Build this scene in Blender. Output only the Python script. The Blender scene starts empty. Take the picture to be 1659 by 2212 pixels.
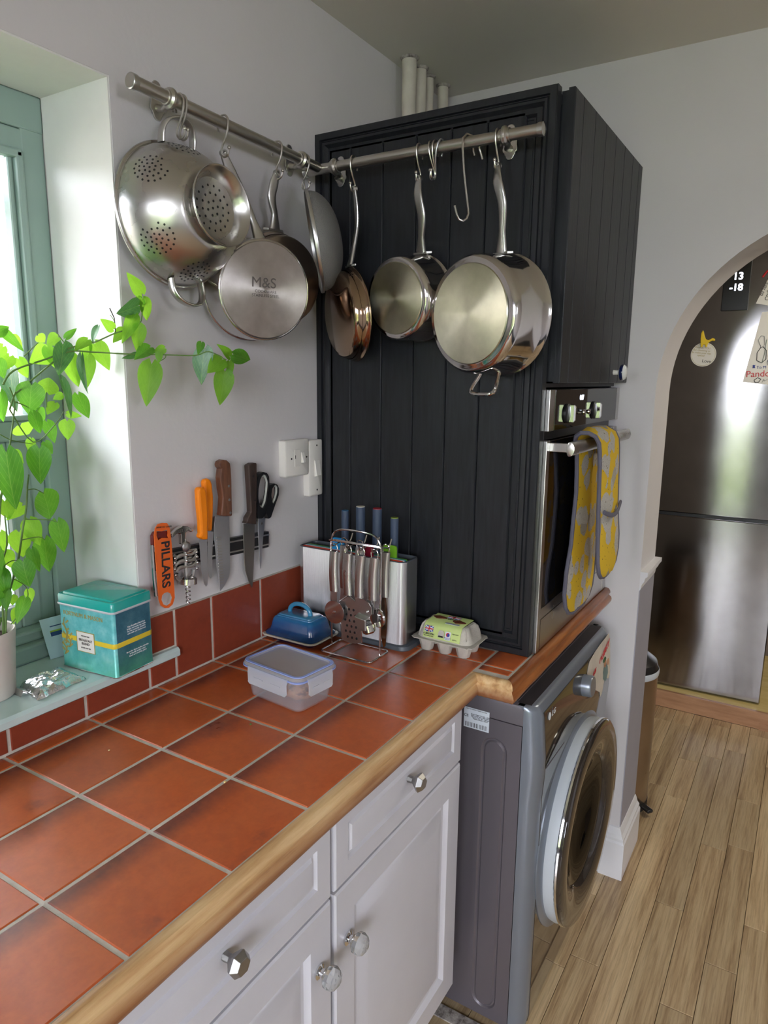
import bpy, bmesh, math, random
from mathutils import Vector, Matrix, Euler
import numpy as np
random.seed(7)
PI = math.pi
SC = bpy.context.scene
COL = SC.collection

# ---------------------------------------------------------------- camera
cam_data = bpy.data.cameras.new('camera')
cam = bpy.data.objects.new('camera', cam_data)
COL.objects.link(cam)
cam_data.sensor_fit = 'VERTICAL'
cam_data.sensor_height = 36.0
cam_data.lens = 1501.1 / 2212 * 36.0
cam_data.clip_start = 0.02
cam.matrix_world = Matrix.Translation((-0.5385, -1.0315, 1.4913)) @ (
    Matrix.Rotation(-1.0209, 4, 'Z') @ Matrix.Rotation(1.3792, 4, 'X') @ Matrix.Rotation(0.01038, 4, 'Z'))
SC.camera = cam

# ---------------------------------------------------------------- world, lights, exposure
SC.view_settings.view_transform = 'Standard'
SC.view_settings.look = 'None'
SC.view_settings.gamma = 1.0
SC.view_settings.use_curve_mapping = False
SC.view_settings.exposure = 1.36
world = bpy.data.worlds.new('overcast_sky')
SC.world = world
world.use_nodes = True
WN = world.node_tree
WN.nodes['Background'].inputs['Color'].default_value = (0.90, 0.935, 1.06, 1)
WN.nodes['Background'].inputs['Strength'].default_value = 9.0
SC.cycles.use_denoising = True
SC.cycles.max_bounces = 10
SC.cycles.diffuse_bounces = 5
SC.cycles.glossy_bounces = 5
SC.cycles.transmission_bounces = 8
SC.cycles.transparent_max_bounces = 12
SC.cycles.sample_clamp_indirect = 8.0
SC.cycles.caustics_reflective = False
SC.cycles.caustics_refractive = False

def portal(name, loc, rot, sx, sy):
    l = bpy.data.lights.new(name, 'AREA')
    l.shape = 'RECTANGLE'; l.size = sx; l.size_y = sy
    l.cycles.is_portal = True
    o = bpy.data.objects.new(name, l); COL.objects.link(o)
    o.location = loc; o.rotation_euler = rot
    return o

def area(name, loc, rot, sx, sy, power, color):
    l = bpy.data.lights.new(name, 'AREA')
    l.shape = 'RECTANGLE'; l.size = sx; l.size_y = sy; l.energy = power; l.color = color
    o = bpy.data.objects.new(name, l); COL.objects.link(o)
    o.location = loc; o.rotation_euler = rot
    return o

# sky portals at the window by the worktop, the glazed back door and two added fill windows
portal('window_portal', (-0.33, 0.235, 1.47), (-PI/2, 0, 0), 1.25, 1.0)
portal('door_portal', (-2.62, -0.76, 1.1), (0, -PI/2, 0), 2.0, 0.4)
portal('near_fill_portal', (-2.62, -1.905, 1.175), (0, -PI/2, 0), 1.95, 1.25)
portal('side_fill_portal', (-.9, -2.72, 1.75), (PI/2, 0, 0), .6, .5)
# ceiling lamp of the room beyond the arch
area('far_room_lamp', (2.15, -1.6, 2.25), (0, 0, 0), 0.3, 0.3, 5, (1.0, 0.93, 0.78))

# ---------------------------------------------------------------- helpers
def srgb(r, g, b):
    f = lambda c: (c/255/12.92) if c/255 <= 0.04045 else ((c/255+0.055)/1.055)**2.4
    return (f(r), f(g), f(b), 1)

class NT:
    def __init__(s, name):
        s.m = bpy.data.materials.new(name); s.m.use_nodes = True
        s.t = s.m.node_tree; s.t.nodes.clear()
        s.out = s.t.nodes.new('ShaderNodeOutputMaterial')
    def n(s, typ, **kw):
        nd = s.t.nodes.new(typ)
        for k, v in kw.items():
            if k.startswith('i_'):
                nd.inputs[k[2:].replace('_', ' ')].default_value = v
            else: setattr(nd, k, v)
        return nd
    def l(s, a, b): s.t.links.new(a, b)
    def coords(s, scale=(1,1,1), kind='Object', rot=(0,0,0)):
        tc = s.n('ShaderNodeTexCoord'); mp = s.n('ShaderNodeMapping')
        mp.inputs['Scale'].default_value = scale; mp.inputs['Rotation'].default_value = rot
        s.l(tc.outputs[kind], mp.inputs['Vector']); return mp.outputs['Vector']
    def noise(s, vec, scale, detail=3, rough=.55):
        t = s.n('ShaderNodeTexNoise'); t.inputs['Scale'].default_value = scale
        t.inputs['Detail'].default_value = detail; t.inputs['Roughness'].default_value = rough
        s.l(vec, t.inputs['Vector']); return t.outputs['Fac']
    def ramp(s, fac, stops):
        r = s.n('ShaderNodeValToRGB'); e = r.color_ramp.elements
        while len(e) > 1: e.remove(e[0])
        e[0].position = stops[0][0]; e[0].color = stops[0][1]
        for p, c in stops[1:]:
            k = e.new(p); k.color = c
        s.l(fac, r.inputs['Fac']); return r.outputs['Color']
    def mix(s, fac, a, b, mode='MIX'):
        m = s.n('ShaderNodeMix', data_type='RGBA', blend_type=mode)
        for sock, v in ((m.inputs[0], fac), (m.inputs[6], a), (m.inputs[7], b)):
            if hasattr(v, 'links') or hasattr(v, 'node'): s.l(v, sock)
            else: sock.default_value = v
        return m.outputs[2]
    def bump(s, h, strength, dist=.001):
        b = s.n('ShaderNodeBump'); b.inputs['Strength'].default_value = strength
        b.inputs['Distance'].default_value = dist
        s.l(h, b.inputs['Height']); return b.outputs['Normal']
    def bsdf(s, color=None, rough=.5, metal=0., normal=None, **kw):
        p = s.n('ShaderNodeBsdfPrincipled')
        def put(k, v):
            if v is None: return
            if hasattr(v, 'node'): s.l(v, p.inputs[k])
            else: p.inputs[k].default_value = v
        put('Base Color', color); put('Roughness', rough); put('Metallic', metal); put('Normal', normal)
        for k, v in kw.items(): put(k.replace('_', ' '), v)
        s.l(p.outputs[0], s.out.inputs['Surface']); return p

M = {}
def simple(name, c, rough=.5, metal=0., var=0.06, vscale=12, bump=0.0, bscale=80, bdist=.001, **kw):
    t = NT(name); v = t.coords()
    f = t.noise(v, vscale, 4)
    dark = tuple(x*(1-var*2) for x in c[:3]) + (1,); lite = tuple(min(1, x*(1+var)) for x in c[:3]) + (1,)
    col = t.ramp(f, [(.3, dark), (.7, lite)])
    nrm = None
    if bump: nrm = t.bump(t.noise(v, bscale, 3), bump, bdist)
    t.bsdf(col, rough, metal, nrm, **kw)
    M[name] = t.m; return t.m

simple('wall_paint', srgb(216, 212, 212), .8, var=.02, vscale=2.5, bump=.25, bscale=60, bdist=.002)
simple('ceiling_paint', srgb(226, 221, 212), .85, var=.02, vscale=2, bump=.2, bscale=50, bdist=.002)
simple('white_paint', srgb(225, 224, 226), .45, var=.01, bump=.1, bscale=120)
simple('cabinet_paint', srgb(203, 201, 207), .38, var=.015, bump=.12, bscale=150)
simple('lower_jamb_grey', srgb(160, 158, 168), .6, var=.02, bump=.15)
simple('green_paint', srgb(150, 174, 165), .4, var=.03, vscale=6, bump=.15, bscale=90)
simple('sill_paint', srgb(200, 220, 218), .35, var=.05, vscale=9, bump=.12)
simple('grout', srgb(205, 198, 186), .9, var=.08, vscale=40, bump=.6, bscale=300)
simple('black_plastic', (.012, .012, .013, 1), .35, var=.05)
simple('switch_plastic', srgb(232, 228, 220), .3, var=.01)
simple('pipe_paint', srgb(214, 206, 192), .5, var=.06, vscale=20)
simple('orange_plastic', srgb(255, 140, 12), .35, var=.02)
simple('machine_body', srgb(108, 102, 108), .33, metal=.35, var=.02, vscale=4)
simple('machine_fascia', srgb(128, 134, 144), .28, metal=.4, var=.02)
simple('machine_top', srgb(70, 66, 70), .35, metal=.2, var=.02)
simple('gloss_dark', srgb(50, 44, 40), .06, var=.02, Coat_Weight=.5, Coat_Roughness=.03)
simple('black_glass', (.006, .006, .007, 1), .04, var=.01)
simple('rim_grey', srgb(196, 202, 208), .35, var=.01)
simple('chrome', (.82, .82, .83, 1), .07, 1.0, var=.01)
simple('rubber', (.03, .032, .036, 1), .6, var=.04)
simple('paper', srgb(236, 233, 226), .7, var=.01)
simple('yellow_plastic', srgb(240, 205, 20), .35, var=.02)
simple('dark_wall', srgb(120, 105, 95), .8, var=.03)
simple('fabric_binding', srgb(104, 102, 116), .85, var=.05, bump=.5, bscale=500)
simple('terracotta_pot', srgb(214, 206, 198), .5, var=.03)
simple('soil', srgb(70, 48, 34), .95, var=.3, vscale=80, bump=.8, bscale=200)
simple('stem_green', srgb(96, 128, 60), .6, var=.12, vscale=30)
simple('egg_pulp', srgb(196, 190, 178), .9, var=.05, vscale=60, bump=.7, bscale=420)
simple('ink_dark', srgb(40, 38, 42), .6, var=.01)
simple('ink_gold', srgb(176, 160, 90), .45, var=.02)
simple('ink_white', srgb(225, 228, 230), .5, var=.01)
simple('ink_red', srgb(200, 40, 50), .5, var=.01)
simple('ink_blue', srgb(40, 60, 150), .5, var=.01)
simple('ink_etch', srgb(95, 88, 84), .5, var=.05)
simple('grass', srgb(110, 130, 84), .9, var=.2, vscale=4)
simple('hedge_green', srgb(140, 152, 100), .9, var=.35, vscale=9, bump=1, bscale=12, bdist=.1)
simple('fence_wood', srgb(214, 204, 194), .8, var=.08)

def steel(name, c, rough, aniso_scale=(1, 1, 1), strength=.12, freq=220, rvar=.08, **kw):
    t = NT(name); v = t.coords(aniso_scale)
    f = t.noise(v, freq, 3)
    v2 = t.coords(); g = t.noise(v2, 9, 4)
    col = t.ramp(g, [(.3, tuple(x*.86 for x in c[:3])+(1,)), (.7, c)])
    rr = t.n('ShaderNodeMapRange'); rr.inputs['To Min'].default_value = max(.02, rough-rvar); rr.inputs['To Max'].default_value = rough+rvar
    t.l(g, rr.inputs['Value'])
    t.bsdf(col, rr.outputs[0], 1.0, t.bump(f, strength, .0004), **kw)
    M[name] = t.m; return t.m
steel('steel_brushed', (.60, .58, .55, 1), .28)
steel('steel_rail', (.60, .57, .52, 1), .30, rvar=.04, strength=.04)
steel('steel_polished', (.66, .63, .61, 1), .10, rvar=.04, strength=.03)
steel('steel_satin', (.62, .61, .59, 1), .30, rvar=.05, strength=.06)
steel('steel_bronze', (.42, .30, .21, 1), .12, rvar=.05, strength=.03)
steel('steel_brown', (.46, .38, .32, 1), .30, rvar=.06, strength=.05)
steel('steel_blade', (.62, .63, .66, 1), .42, rvar=.05)
steel('steel_old', (.36, .34, .31, 1), .42, rvar=.08)
steel('steel_fridge', (.34, .33, .33, 1), .13, (.4, .4, 30), .04, 30, rvar=.02)
_t = M['steel_fridge'].node_tree; _p = [n for n in _t.nodes if n.type == 'BSDF_PRINCIPLED'][0]; _p.inputs['Anisotropic'].default_value = .85; _p.inputs['Anisotropic Rotation'].default_value = .25
_g = _t.nodes.new('ShaderNodeTangent'); _g.direction_type = 'RADIAL'; _g.axis = 'Z'; _t.links.new(_g.outputs[0], _p.inputs['Tangent'])
steel('steel_ribbed', (.70, .70, .71, 1), .34, (1, 1, 1), .05)
steel('steel_oven', (.60, .58, .57, 1), .30, (30, 1, 1), .06, 30)
steel('steel_knob', (.42, .41, .40, 1), .35)

def base_disc(name, c1, c2, rough):
    # spun pan base: anisotropic-looking radial fan of facets by angle
    t = NT(name); tc = t.n('ShaderNodeTexCoord')
    g = t.noise(t.coords((1,1,1)), 22, 4)
    col = t.ramp(g, [(.3, c1), (.7, c2)])
    p = t.bsdf(col, rough, 1.0, None)
    p.inputs['Anisotropic'].default_value = .8; p.inputs['Anisotropic Rotation'].default_value = .25
    tg = t.n('ShaderNodeTangent', direction_type='RADIAL', axis='Z')
    t.l(tg.outputs[0], p.inputs['Tangent'])
    M[name] = t.m
base_disc('pan_base_reflect_tint', (.46, .44, .33, 1), (.60, .58, .44, 1), .30)  # yellow-green garden reflection tinted into the steel colour
base_disc('pan_base_worn', (.44, .40, .37, 1), (.60, .56, .53, 1), .36)

# terracotta tiles with flamed darker edges that belong to the tile itself
def tile_mat(name, base, dark, light):
    t = NT(name); v = t.coords()
    info = t.n('ShaderNodeObjectInfo')
    add = t.n('ShaderNodeVectorMath', operation='ADD'); t.l(v, add.inputs[0])
    sc = t.n('ShaderNodeVectorMath', operation='SCALE'); sc.inputs[0].default_value = (7.3, 3.1, 5.7)
    t.l(info.outputs['Random'], sc.inputs['Scale']); t.l(sc.outputs[0], add.inputs[1])
    f = t.noise(add.outputs[0], 9, 5, .6)
    c = t.ramp(f, [(.22, dark), (.38, base), (.75, light)])
    gc = t.n('ShaderNodeTexCoord'); sep = t.n('ShaderNodeSeparateXYZ'); t.l(gc.outputs['Generated'], sep.inputs[0])
    # flame marks along the far edge and the wall edge of each tile
    m1 = t.n('ShaderNodeMapRange'); m1.inputs['From Min'].default_value = .70; m1.inputs['From Max'].default_value = 1.02; t.l(sep.outputs[1], m1.inputs['Value'])
    f2 = t.noise(add.outputs[0], 6, 2)
    mu = t.n('ShaderNodeMath', operation='MULTIPLY'); t.l(m1.outputs[0], mu.inputs[0]); t.l(f2, mu.inputs[1])
    m2 = t.n('ShaderNodeMath', operation='MULTIPLY'); m2.use_clamp = True; t.l(mu.outputs[0], m2.inputs[0]); m2.inputs[1].default_value = 2.3
    c = t.mix(m2.outputs[0], c, dark)
    v3 = t.coords((1,1,1)); fine = t.noise(v3, 90, 4)
    c = t.mix(.16, c, t.ramp(fine, [(.35, dark), (.65, light)]))
    rr = t.n('ShaderNodeMapRange'); rr.inputs['To Min'].default_value = .22; rr.inputs['To Max'].default_value = .42; t.l(f, rr.inputs['Value'])
    t.bsdf(c, rr.outputs[0], 0, t.bump(t.noise(v3, 30, 4), .25, .0008))
    M[name] = t.m
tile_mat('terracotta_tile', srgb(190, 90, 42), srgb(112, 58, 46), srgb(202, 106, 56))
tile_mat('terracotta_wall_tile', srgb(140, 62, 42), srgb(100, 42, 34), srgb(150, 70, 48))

def wood(name, stops, scale=(1, 14, 14), freq=3.0, rough=.4, seam=.0, rnd=True, bump=.12, fine=False, stain=None):
    t = NT(name); v = t.coords(scale)
    if rnd:
        info = t.n('ShaderNodeObjectInfo')
        sc = t.n('ShaderNodeVectorMath', operation='SCALE'); sc.inputs[0].default_value = (17.3, 31.1, 5.7)
        t.l(info.outputs['Random'], sc.inputs['Scale'])
        add = t.n('ShaderNodeVectorMath', operation='ADD'); t.l(v, add.inputs[0]); t.l(sc.outputs[0], add.inputs[1]); v = add.outputs[0]
    f = t.noise(v, freq, 6, .62)
    c = t.ramp(f, stops)
    if fine:
        f2 = t.noise(t.coords((2.2, 60, 60)), 3, 4, .7)
        c = t.mix(.35, c, t.ramp(f2, [(.38, stops[0][1]), (.55, stops[2][1])]))
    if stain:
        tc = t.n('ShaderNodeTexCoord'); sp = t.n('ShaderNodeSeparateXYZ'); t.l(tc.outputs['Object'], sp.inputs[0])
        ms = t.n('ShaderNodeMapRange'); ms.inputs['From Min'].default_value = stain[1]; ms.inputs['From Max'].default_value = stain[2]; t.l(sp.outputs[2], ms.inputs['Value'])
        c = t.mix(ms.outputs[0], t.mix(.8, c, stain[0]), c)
    if rnd:
        mr = t.n('ShaderNodeMapRange'); mr.inputs['To Min'].default_value = .80; mr.inputs['To Max'].default_value = 1.12
        t.l(info.outputs['Random'], mr.inputs['Value'])
        hs = t.n('ShaderNodeHueSaturation'); t.l(mr.outputs[0], hs.inputs['Value']); t.l(c, hs.inputs['Color']); c = hs.outputs[0]
    t.bsdf(c, rough, 0, t.bump(f, bump, .001), Coat_Weight=.25, Coat_Roughness=.25)
    M[name] = t.m
wood('floor_wood', [(.30, srgb(122, 94, 66)), (.42, srgb(180, 150, 112)), (.54, srgb(208, 182, 142)), (.75, srgb(224, 202, 164))], (.8, 17, 17), 2.0, .30, fine=True)
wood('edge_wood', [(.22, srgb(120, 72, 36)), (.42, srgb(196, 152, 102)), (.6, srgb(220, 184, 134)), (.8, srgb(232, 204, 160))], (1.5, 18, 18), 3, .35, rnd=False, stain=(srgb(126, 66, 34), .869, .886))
wood('edge_wood_dark', [(.25, srgb(98, 52, 24)), (.5, srgb(148, 84, 42)), (.75, srgb(186, 118, 62))], (1.5, 20, 20), 3, .3, rnd=False)
wood('knife_wood', [(.3, srgb(84, 50, 36)), (.7, srgb(132, 88, 64))], (20, 20, 3), 6, .5, rnd=False)
wood('old_wood', [(.3, srgb(44, 32, 28)), (.7, srgb(74, 58, 50))], (20, 20, 3), 6, .6, rnd=False)
wood('step_wood', [(.3, srgb(160, 116, 84)), (.7, srgb(196, 152, 116))], (14, 1.5, 14), 2.5, .4, rnd=False)
wood('pale_board', [(.3, srgb(214, 186, 110)), (.7, srgb(236, 212, 150))], (14, 1.5, 14), 2.5, .45, rnd=False)

# black painted boarding
t = NT('black_paint'); v = t.coords((6, 6, .6)); f = t.noise(v, 24, 4)
t.bsdf(t.ramp(f, [(.3, srgb(22, 24, 27)), (.7, srgb(35, 37, 42))]), .42, 0, t.bump(f, .35, .0012), Specular_IOR_Level=.45)
M['black_paint'] = t.m

# thin clear glass: mostly transparent with a fresnel reflection
def thin_glass(name, tint=(1, 1, 1, 1), ior=1.5, rough=.0):
    t = NT(name)
    tr = t.n('ShaderNodeBsdfTransparent'); tr.inputs[0].default_value = tint
    gl = t.n('ShaderNodeBsdfGlossy'); gl.inputs['Roughness'].default_value = rough
    fr = t.n('ShaderNodeFresnel'); fr.inputs['IOR'].default_value = ior
    mx = t.n('ShaderNodeMixShader'); t.l(fr.outputs[0], mx.inputs[0]); t.l(tr.outputs[0], mx.inputs[1]); t.l(gl.outputs[0], mx.inputs[2])
    t.l(mx.outputs[0], t.out.inputs['Surface']); M[name] = t.m
thin_glass('window_glass'); thin_glass('door_glass', (.05, .05, .055, 1)); 

# ---------------------------------------------------------------- mesh builder
class MB:
    def __init__(s): s.v = []; s.f = []
    def add(s, vs, fs):
        k = len(s.v); s.v += [tuple(p) for p in vs]; s.f += [tuple(i+k for i in f) for f in fs]; return s
    def box(s, x0, y0, z0, x1, y1, z1):
        x0, x1 = sorted((x0, x1)); y0, y1 = sorted((y0, y1)); z0, z1 = sorted((z0, z1))
        return s.add([(x0,y0,z0),(x1,y0,z0),(x1,y1,z0),(x0,y1,z0),(x0,y0,z1),(x1,y0,z1),(x1,y1,z1),(x0,y1,z1)],
                     [(3,2,1,0),(4,5,6,7),(0,1,5,4),(1,2,6,5),(2,3,7,6),(3,0,4,7)])
    def obox(s, c, ax, ay, az, hx, hy, hz):
        c, ax, ay, az = map(Vector, (c, ax, ay, az)); P = []
        for sz in (-1, 1):
            for sx, sy in ((-1,-1),(1,-1),(1,1),(-1,1)): P.append(c+ax*hx*sx+ay*hy*sy+az*hz*sz)
        return s.add(P, [(3,2,1,0),(4,5,6,7),(0,1,5,4),(1,2,6,5),(2,3,7,6),(3,0,4,7)])
    def rings(s, R, closed=False, cap0=True, cap1=True):
        n = len(R[0]); k = len(s.v)
        for r in R: s.v += [tuple(p) for p in r]
        m = len(R)
        for i in range(m if closed else m-1):
            a = k+i*n; b = k+((i+1) % m)*n
            for j in range(n):
                j2 = (j+1) % n; s.f.append((a+j, a+j2, b+j2, b+j))
        if not closed:
            if cap0: s.f.append(tuple(k+j for j in reversed(range(n))))
            if cap1: s.f.append(tuple(k+(m-1)*n+j for j in range(n)))
        return s
    def tube(s, pts, r, n=10, closed=False, flat=1.0, up=None):
        pts = [Vector(p) for p in pts]; m = len(pts)
        rr = r if isinstance(r, (list, tuple)) else [r]*m
        R = []; prev = None
        for i, p in enumerate(pts):
            if closed: t = pts[(i+1) % m]-pts[i-1]
            else: t = pts[min(i+1, m-1)]-pts[max(i-1, 0)]
            t.normalize()
            if prev is None:
                u = Vector(up) if up else (Vector((0,0,1)) if abs(t.z) < .9 else Vector((1,0,0)))
                a = (u - t*u.dot(t)).normalized()
            else: a = (prev - t*prev.dot(t)).normalized()
            prev = a; b = t.cross(a)
            R.append([p + a*math.cos(2*PI*j/n)*rr[i] + b*math.sin(2*PI*j/n)*rr[i]*flat for j in range(n)])
        return s.rings(R, closed)
    def lathe(s, prof, o=(0,0,0), axis=(0,0,1), n=32, closed_prof=False):
        o = Vector(o); ax = Vector(axis).normalized()
        u = Vector((0,0,1)) if abs(ax.z) < .95 else Vector((1,0,0))
        a = u.cross(ax).normalized(); b = ax.cross(a)
        k = len(s.v); idx = []
        for r, h in prof:
            if abs(r) < 1e-7:
                s.v.append(tuple(o+ax*h)); idx.append([len(s.v)-1]*n)
            else:
                base = len(s.v)
                for j in range(n):
                    w = 2*PI*j/n; s.v.append(tuple(o+ax*h+(a*math.cos(w)+b*math.sin(w))*r))
                idx.append([base+j for j in range(n)])
        m = len(prof)
        for i in range(m if closed_prof else m-1):
            A = idx[i]; B = idx[(i+1) % m]
            for j in range(n):
                q = [A[j], A[(j+1) % n], B[(j+1) % n], B[j]]; w = []
                for e in q:
                    if e not in w: w.append(e)
                if len(w) > 2: s.f.append(tuple(w))
        return s
    def prism(s, poly, o, u, v, w, h0, h1):
        # poly in (u,v) coordinates at origin o, extruded along w from h0 to h1
        o, u, v, w = map(Vector, (o, u, v, w))
        A = [o+u*p[0]+v*p[1]+w*h0 for p in poly]; B = [o+u*p[0]+v*p[1]+w*h1 for p in poly]
        return s.rings([A, B])
    def sphere(s, c, r, n=16, m=10, sc=(1,1,1)):
        c = Vector(c); k = len(s.v); prof = []
        s.v.append((c.x, c.y, c.z-r*sc[2]))
        for i in range(1, m):
            t = -PI/2+PI*i/m
            for j in range(n):
                w = 2*PI*j/n
                s.v.append((c.x+r*sc[0]*math.cos(t)*math.cos(w), c.y+r*sc[1]*math.cos(t)*math.sin(w), c.z+r*sc[2]*math.sin(t)))
        s.v.append((c.x, c.y, c.z+r*sc[2]))
        top = len(s.v)-1
        for j in range(n): s.f.append((k, k+1+(j+1) % n, k+1+j))
        for i in range(m-2):
            for j in range(n):
                a = k+1+i*n; s.f.append((a+j, a+(j+1) % n, a+n+(j+1) % n, a+n+j))
        a = k+1+(m-2)*n
        for j in range(n): s.f.append((a+j, a+(j+1) % n, top))
        return s
    def build(s, name, mat, parent=None, smooth=35, bevel=0, seg=2, world=True, fix=True):
        me = bpy.data.meshes.new(name); me.from_pydata(s.v, [], s.f)
        if fix:
            bm = bmesh.new(); bm.from_mesh(me); bmesh.ops.recalc_face_normals(bm, faces=bm.faces); bm.to_mesh(me); bm.free()
        me.materials.append(M[mat] if isinstance(mat, str) else mat)
        if smooth:
            me.polygons.foreach_set('use_smooth', [True]*len(me.polygons)); me.set_sharp_from_angle(angle=math.radians(smooth))
        o = bpy.data.objects.new(name, me); COL.objects.link(o)
        if bevel:
            b = o.modifiers.new('bevel', 'BEVEL'); b.width = bevel; b.segments = seg; b.limit_method = 'ANGLE'; b.angle_limit = math.radians(40)
            b.harden_normals = False
        if parent is not None:
            o.parent = parent
            if world: o.matrix_parent_inverse = Matrix.Translation(-abs_loc(parent))
        return o

def abs_loc(o):
    return Vector(o.location) if o.type == 'EMPTY' else Vector((0, 0, 0))

def thing(name, label, cat, loc=(0,0,0), group=None, rot=None):
    o = bpy.data.objects.new(name, None); COL.objects.link(o); o.location = loc
    o.empty_display_size = .05
    if rot: o.rotation_euler = rot
    o['label'] = label; o['category'] = cat
    if group: o['group'] = group
    return o
def tag(o, label, cat, group=None):
    o['label'] = label; o['category'] = cat
    if group: o['group'] = group
    return o
def structure(o): o['kind'] = 'structure'; return o
def part_of(o, parent):
    o.parent = parent; o.matrix_parent_inverse = Matrix.Translation(-abs_loc(parent)); return o

def rrect(x0, y0, x1, y1, r, n=5):
    P = []
    for cx, cy, a0 in ((x1-r, y1-r, 0), (x0+r, y1-r, 90), (x0+r, y0+r, 180), (x1-r, y0+r, 270)):
        for i in range(n+1):
            a = math.radians(a0+90*i/n); P.append((cx+r*math.cos(a), cy+r*math.sin(a)))
    return P

def text(body, size, mat, origin, right, up, parent, name='lettering', depth=.0003, align='CENTER', sx=1.0, bold=0.0, space=1.0):
    cu = bpy.data.curves.new(name, 'FONT'); cu.body = body; cu.size = size; cu.extrude = depth; cu.align_x = align; cu.align_y = 'CENTER'
    cu.offset = bold; cu.space_character = space
    tmp = bpy.data.objects.new('tmp_text', cu); COL.objects.link(tmp)
    bpy.context.view_layer.update()
    me = bpy.data.meshes.new_from_object(tmp.evaluated_get(bpy.context.evaluated_depsgraph_get()))
    bpy.data.objects.remove(tmp); bpy.data.curves.remove(cu)
    r = Vector(right).normalized(); u = Vector(up); u = (u-r*u.dot(r)).normalized(); n = r.cross(u)
    mt = Matrix(((r.x*sx, u.x, n.x, origin[0]), (r.y*sx, u.y, n.y, origin[1]), (r.z*sx, u.z, n.z, origin[2]), (0, 0, 0, 1)))
    me.transform(mt); me.materials.clear(); me.materials.append(M[mat] if isinstance(mat, str) else mat)
    me.name = name
    o = bpy.data.objects.new(name, me); COL.objects.link(o)
    if parent is not None: part_of(o, parent)
    return o

def picture_frame(mb, a0, b0, a1, b1, prof, place):
    # prof: list of (inset, height); place(a, b, h) -> xyz
    R = []
    for ins, h in prof:
        R.append([place(a0+ins, b0+ins, h), place(a1-ins, b0+ins, h), place(a1-ins, b1-ins, h), place(a0+ins, b1-ins, h)])
    mb.rings(R, cap0=False, cap1=False)

# ================================================================ THE ROOM
# wall behind the worktop, with the window opening and its deep reveal
WX0, WX1, WZ0, WZ1 = -0.95, 0.279, 0.967, 1.966
wl = MB()
wl.box(-2.6, 0, 0, WX0, .25, 2.294); wl.box(WX1, 0, 0, 1.70, .25, 2.294)
wl.box(WX0, 0, 0, WX1, .25, .945); wl.box(WX0, 0, WZ1, WX1, .25, 2.294)
wall_left = structure(wl.build('wall_left', 'wall_paint', smooth=0))
# white painted lining of the window reveal
lin = MB(); lin.box(WX1-.003, .001, WZ0, WX1, .18, WZ1); lin.box(WX0, .001, WZ1-.003, WX1-.003, .18, WZ1); lin.box(WX0, .001, WZ0, WX0+.003, .18, WZ1)
simple('reveal_paint', srgb(232, 232, 228), .7, var=.02, bump=.15)
lin.build('reveal_lining', 'reveal_paint', wall_left, smooth=0)

# wall with the arch
AX0, AX1 = 1.446, 1.652
def arch_wall():
    mb = MB(); y0, y1, zc, r = -.662, -1.522, 1.46, .43
    yc = (y0+y1)/2
    arc = [(y0, 0)] + [(yc+r*math.cos(PI*i/48), zc+r*math.sin(PI*i/48)) for i in range(49)] + [(y1, 0)]
    F = []
    left = [(0.02, 0), (0.02, 2.294)]; 
    for X in (AX0, AX1):
        mb_v = len(mb.v)
    # left pier, right pier, head as strips following the arch
    def quad(a, b, c, d):
        k = len(mb.v)
        for X in (AX0, AX1):
            for p in (a, b, c, d): mb.v.append((X, p[0], p[1]))
        mb.f.append((k, k+1, k+2, k+3)); mb.f.append((k+7, k+6, k+5, k+4))
    quad((.02, 0), (y0, 0), (y0, zc), (.02, zc)); quad((.02, zc), (y0, zc), (y0, 2.294), (.02, 2.294))
    quad((y1, 0), (-2.6, 0), (-2.6, zc), (y1, zc)); quad((y1, zc), (-2.6, zc), (-2.6, 2.294), (y1, 2.294))
    pts = arc[1:-1]
    for a, b in zip(pts[:-1], pts[1:]): quad(a, b, (b[0], 2.294), (a[0], 2.294))
    for a, b in zip(arc[:-1], arc[1:]):
        k = len(mb.v)
        mb.v += [(AX0, a[0], a[1]), (AX0, b[0], b[1]), (AX1, b[0], b[1]), (AX1, a[0], a[1])]; mb.f.append((k, k+1, k+2, k+3))
    bm_obj = mb.build('wall_back', 'wall_paint', smooth=30)
    bm = bmesh.new(); bm.from_mesh(bm_obj.data); bmesh.ops.remove_doubles(bm, verts=bm.verts, dist=1e-5); bmesh.ops.recalc_face_normals(bm, faces=bm.faces); bm.to_mesh(bm_obj.data); bm.free(); bm_obj.data.set_sharp_from_angle(angle=math.radians(30))
    return bm_obj
wall_back = structure(arch_wall())
# greyer panel on the jamb face below the rail
d = MB(); d.box(AX0+.002, -.6645, .0, AX1-.001, -.66, .93); d.build('dado_panel', 'lower_jamb_grey', wall_back, smooth=0)
# dado rail stub wrapped round the jamb
def dado():
    mb = MB(); prof = [(0, .905), (.004, .912), (.006, .925), (.012, .935), (.014, .945), (.020, .950), (.020, .962), (0, .962)]
    mb.rings([[(AX0, -.662+0*o-o, z) for o, z in prof], [(AX1+.0, -.662-o, z) for o, z in prof]])
    return mb.build('trim_1', 'white_paint', smooth=30)
structure(dado())
# skirting round the jamb
def skirt():
    prof = [(0, 0), (.022, 0), (.022, .118), (.018, .124), (.018, .132), (.011, .140), (.008, .152), (.004, .160), (0, .162)]
    a = [(AX0-o, -.60, z) for o, z in prof]; b = [(AX0-o, -.662-o, z) for o, z in prof]; c = [(AX1+.0, -.662-o, z) for o, z in prof]
    return MB().rings([a, b, c]).build('baseboard_back', 'white_paint', smooth=25)
structure(skirt())

structure(MB().box(-2.6, -2.7, 2.294, 4.0, .25, 2.40).build('ceiling', 'ceiling_paint', smooth=0))
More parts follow.
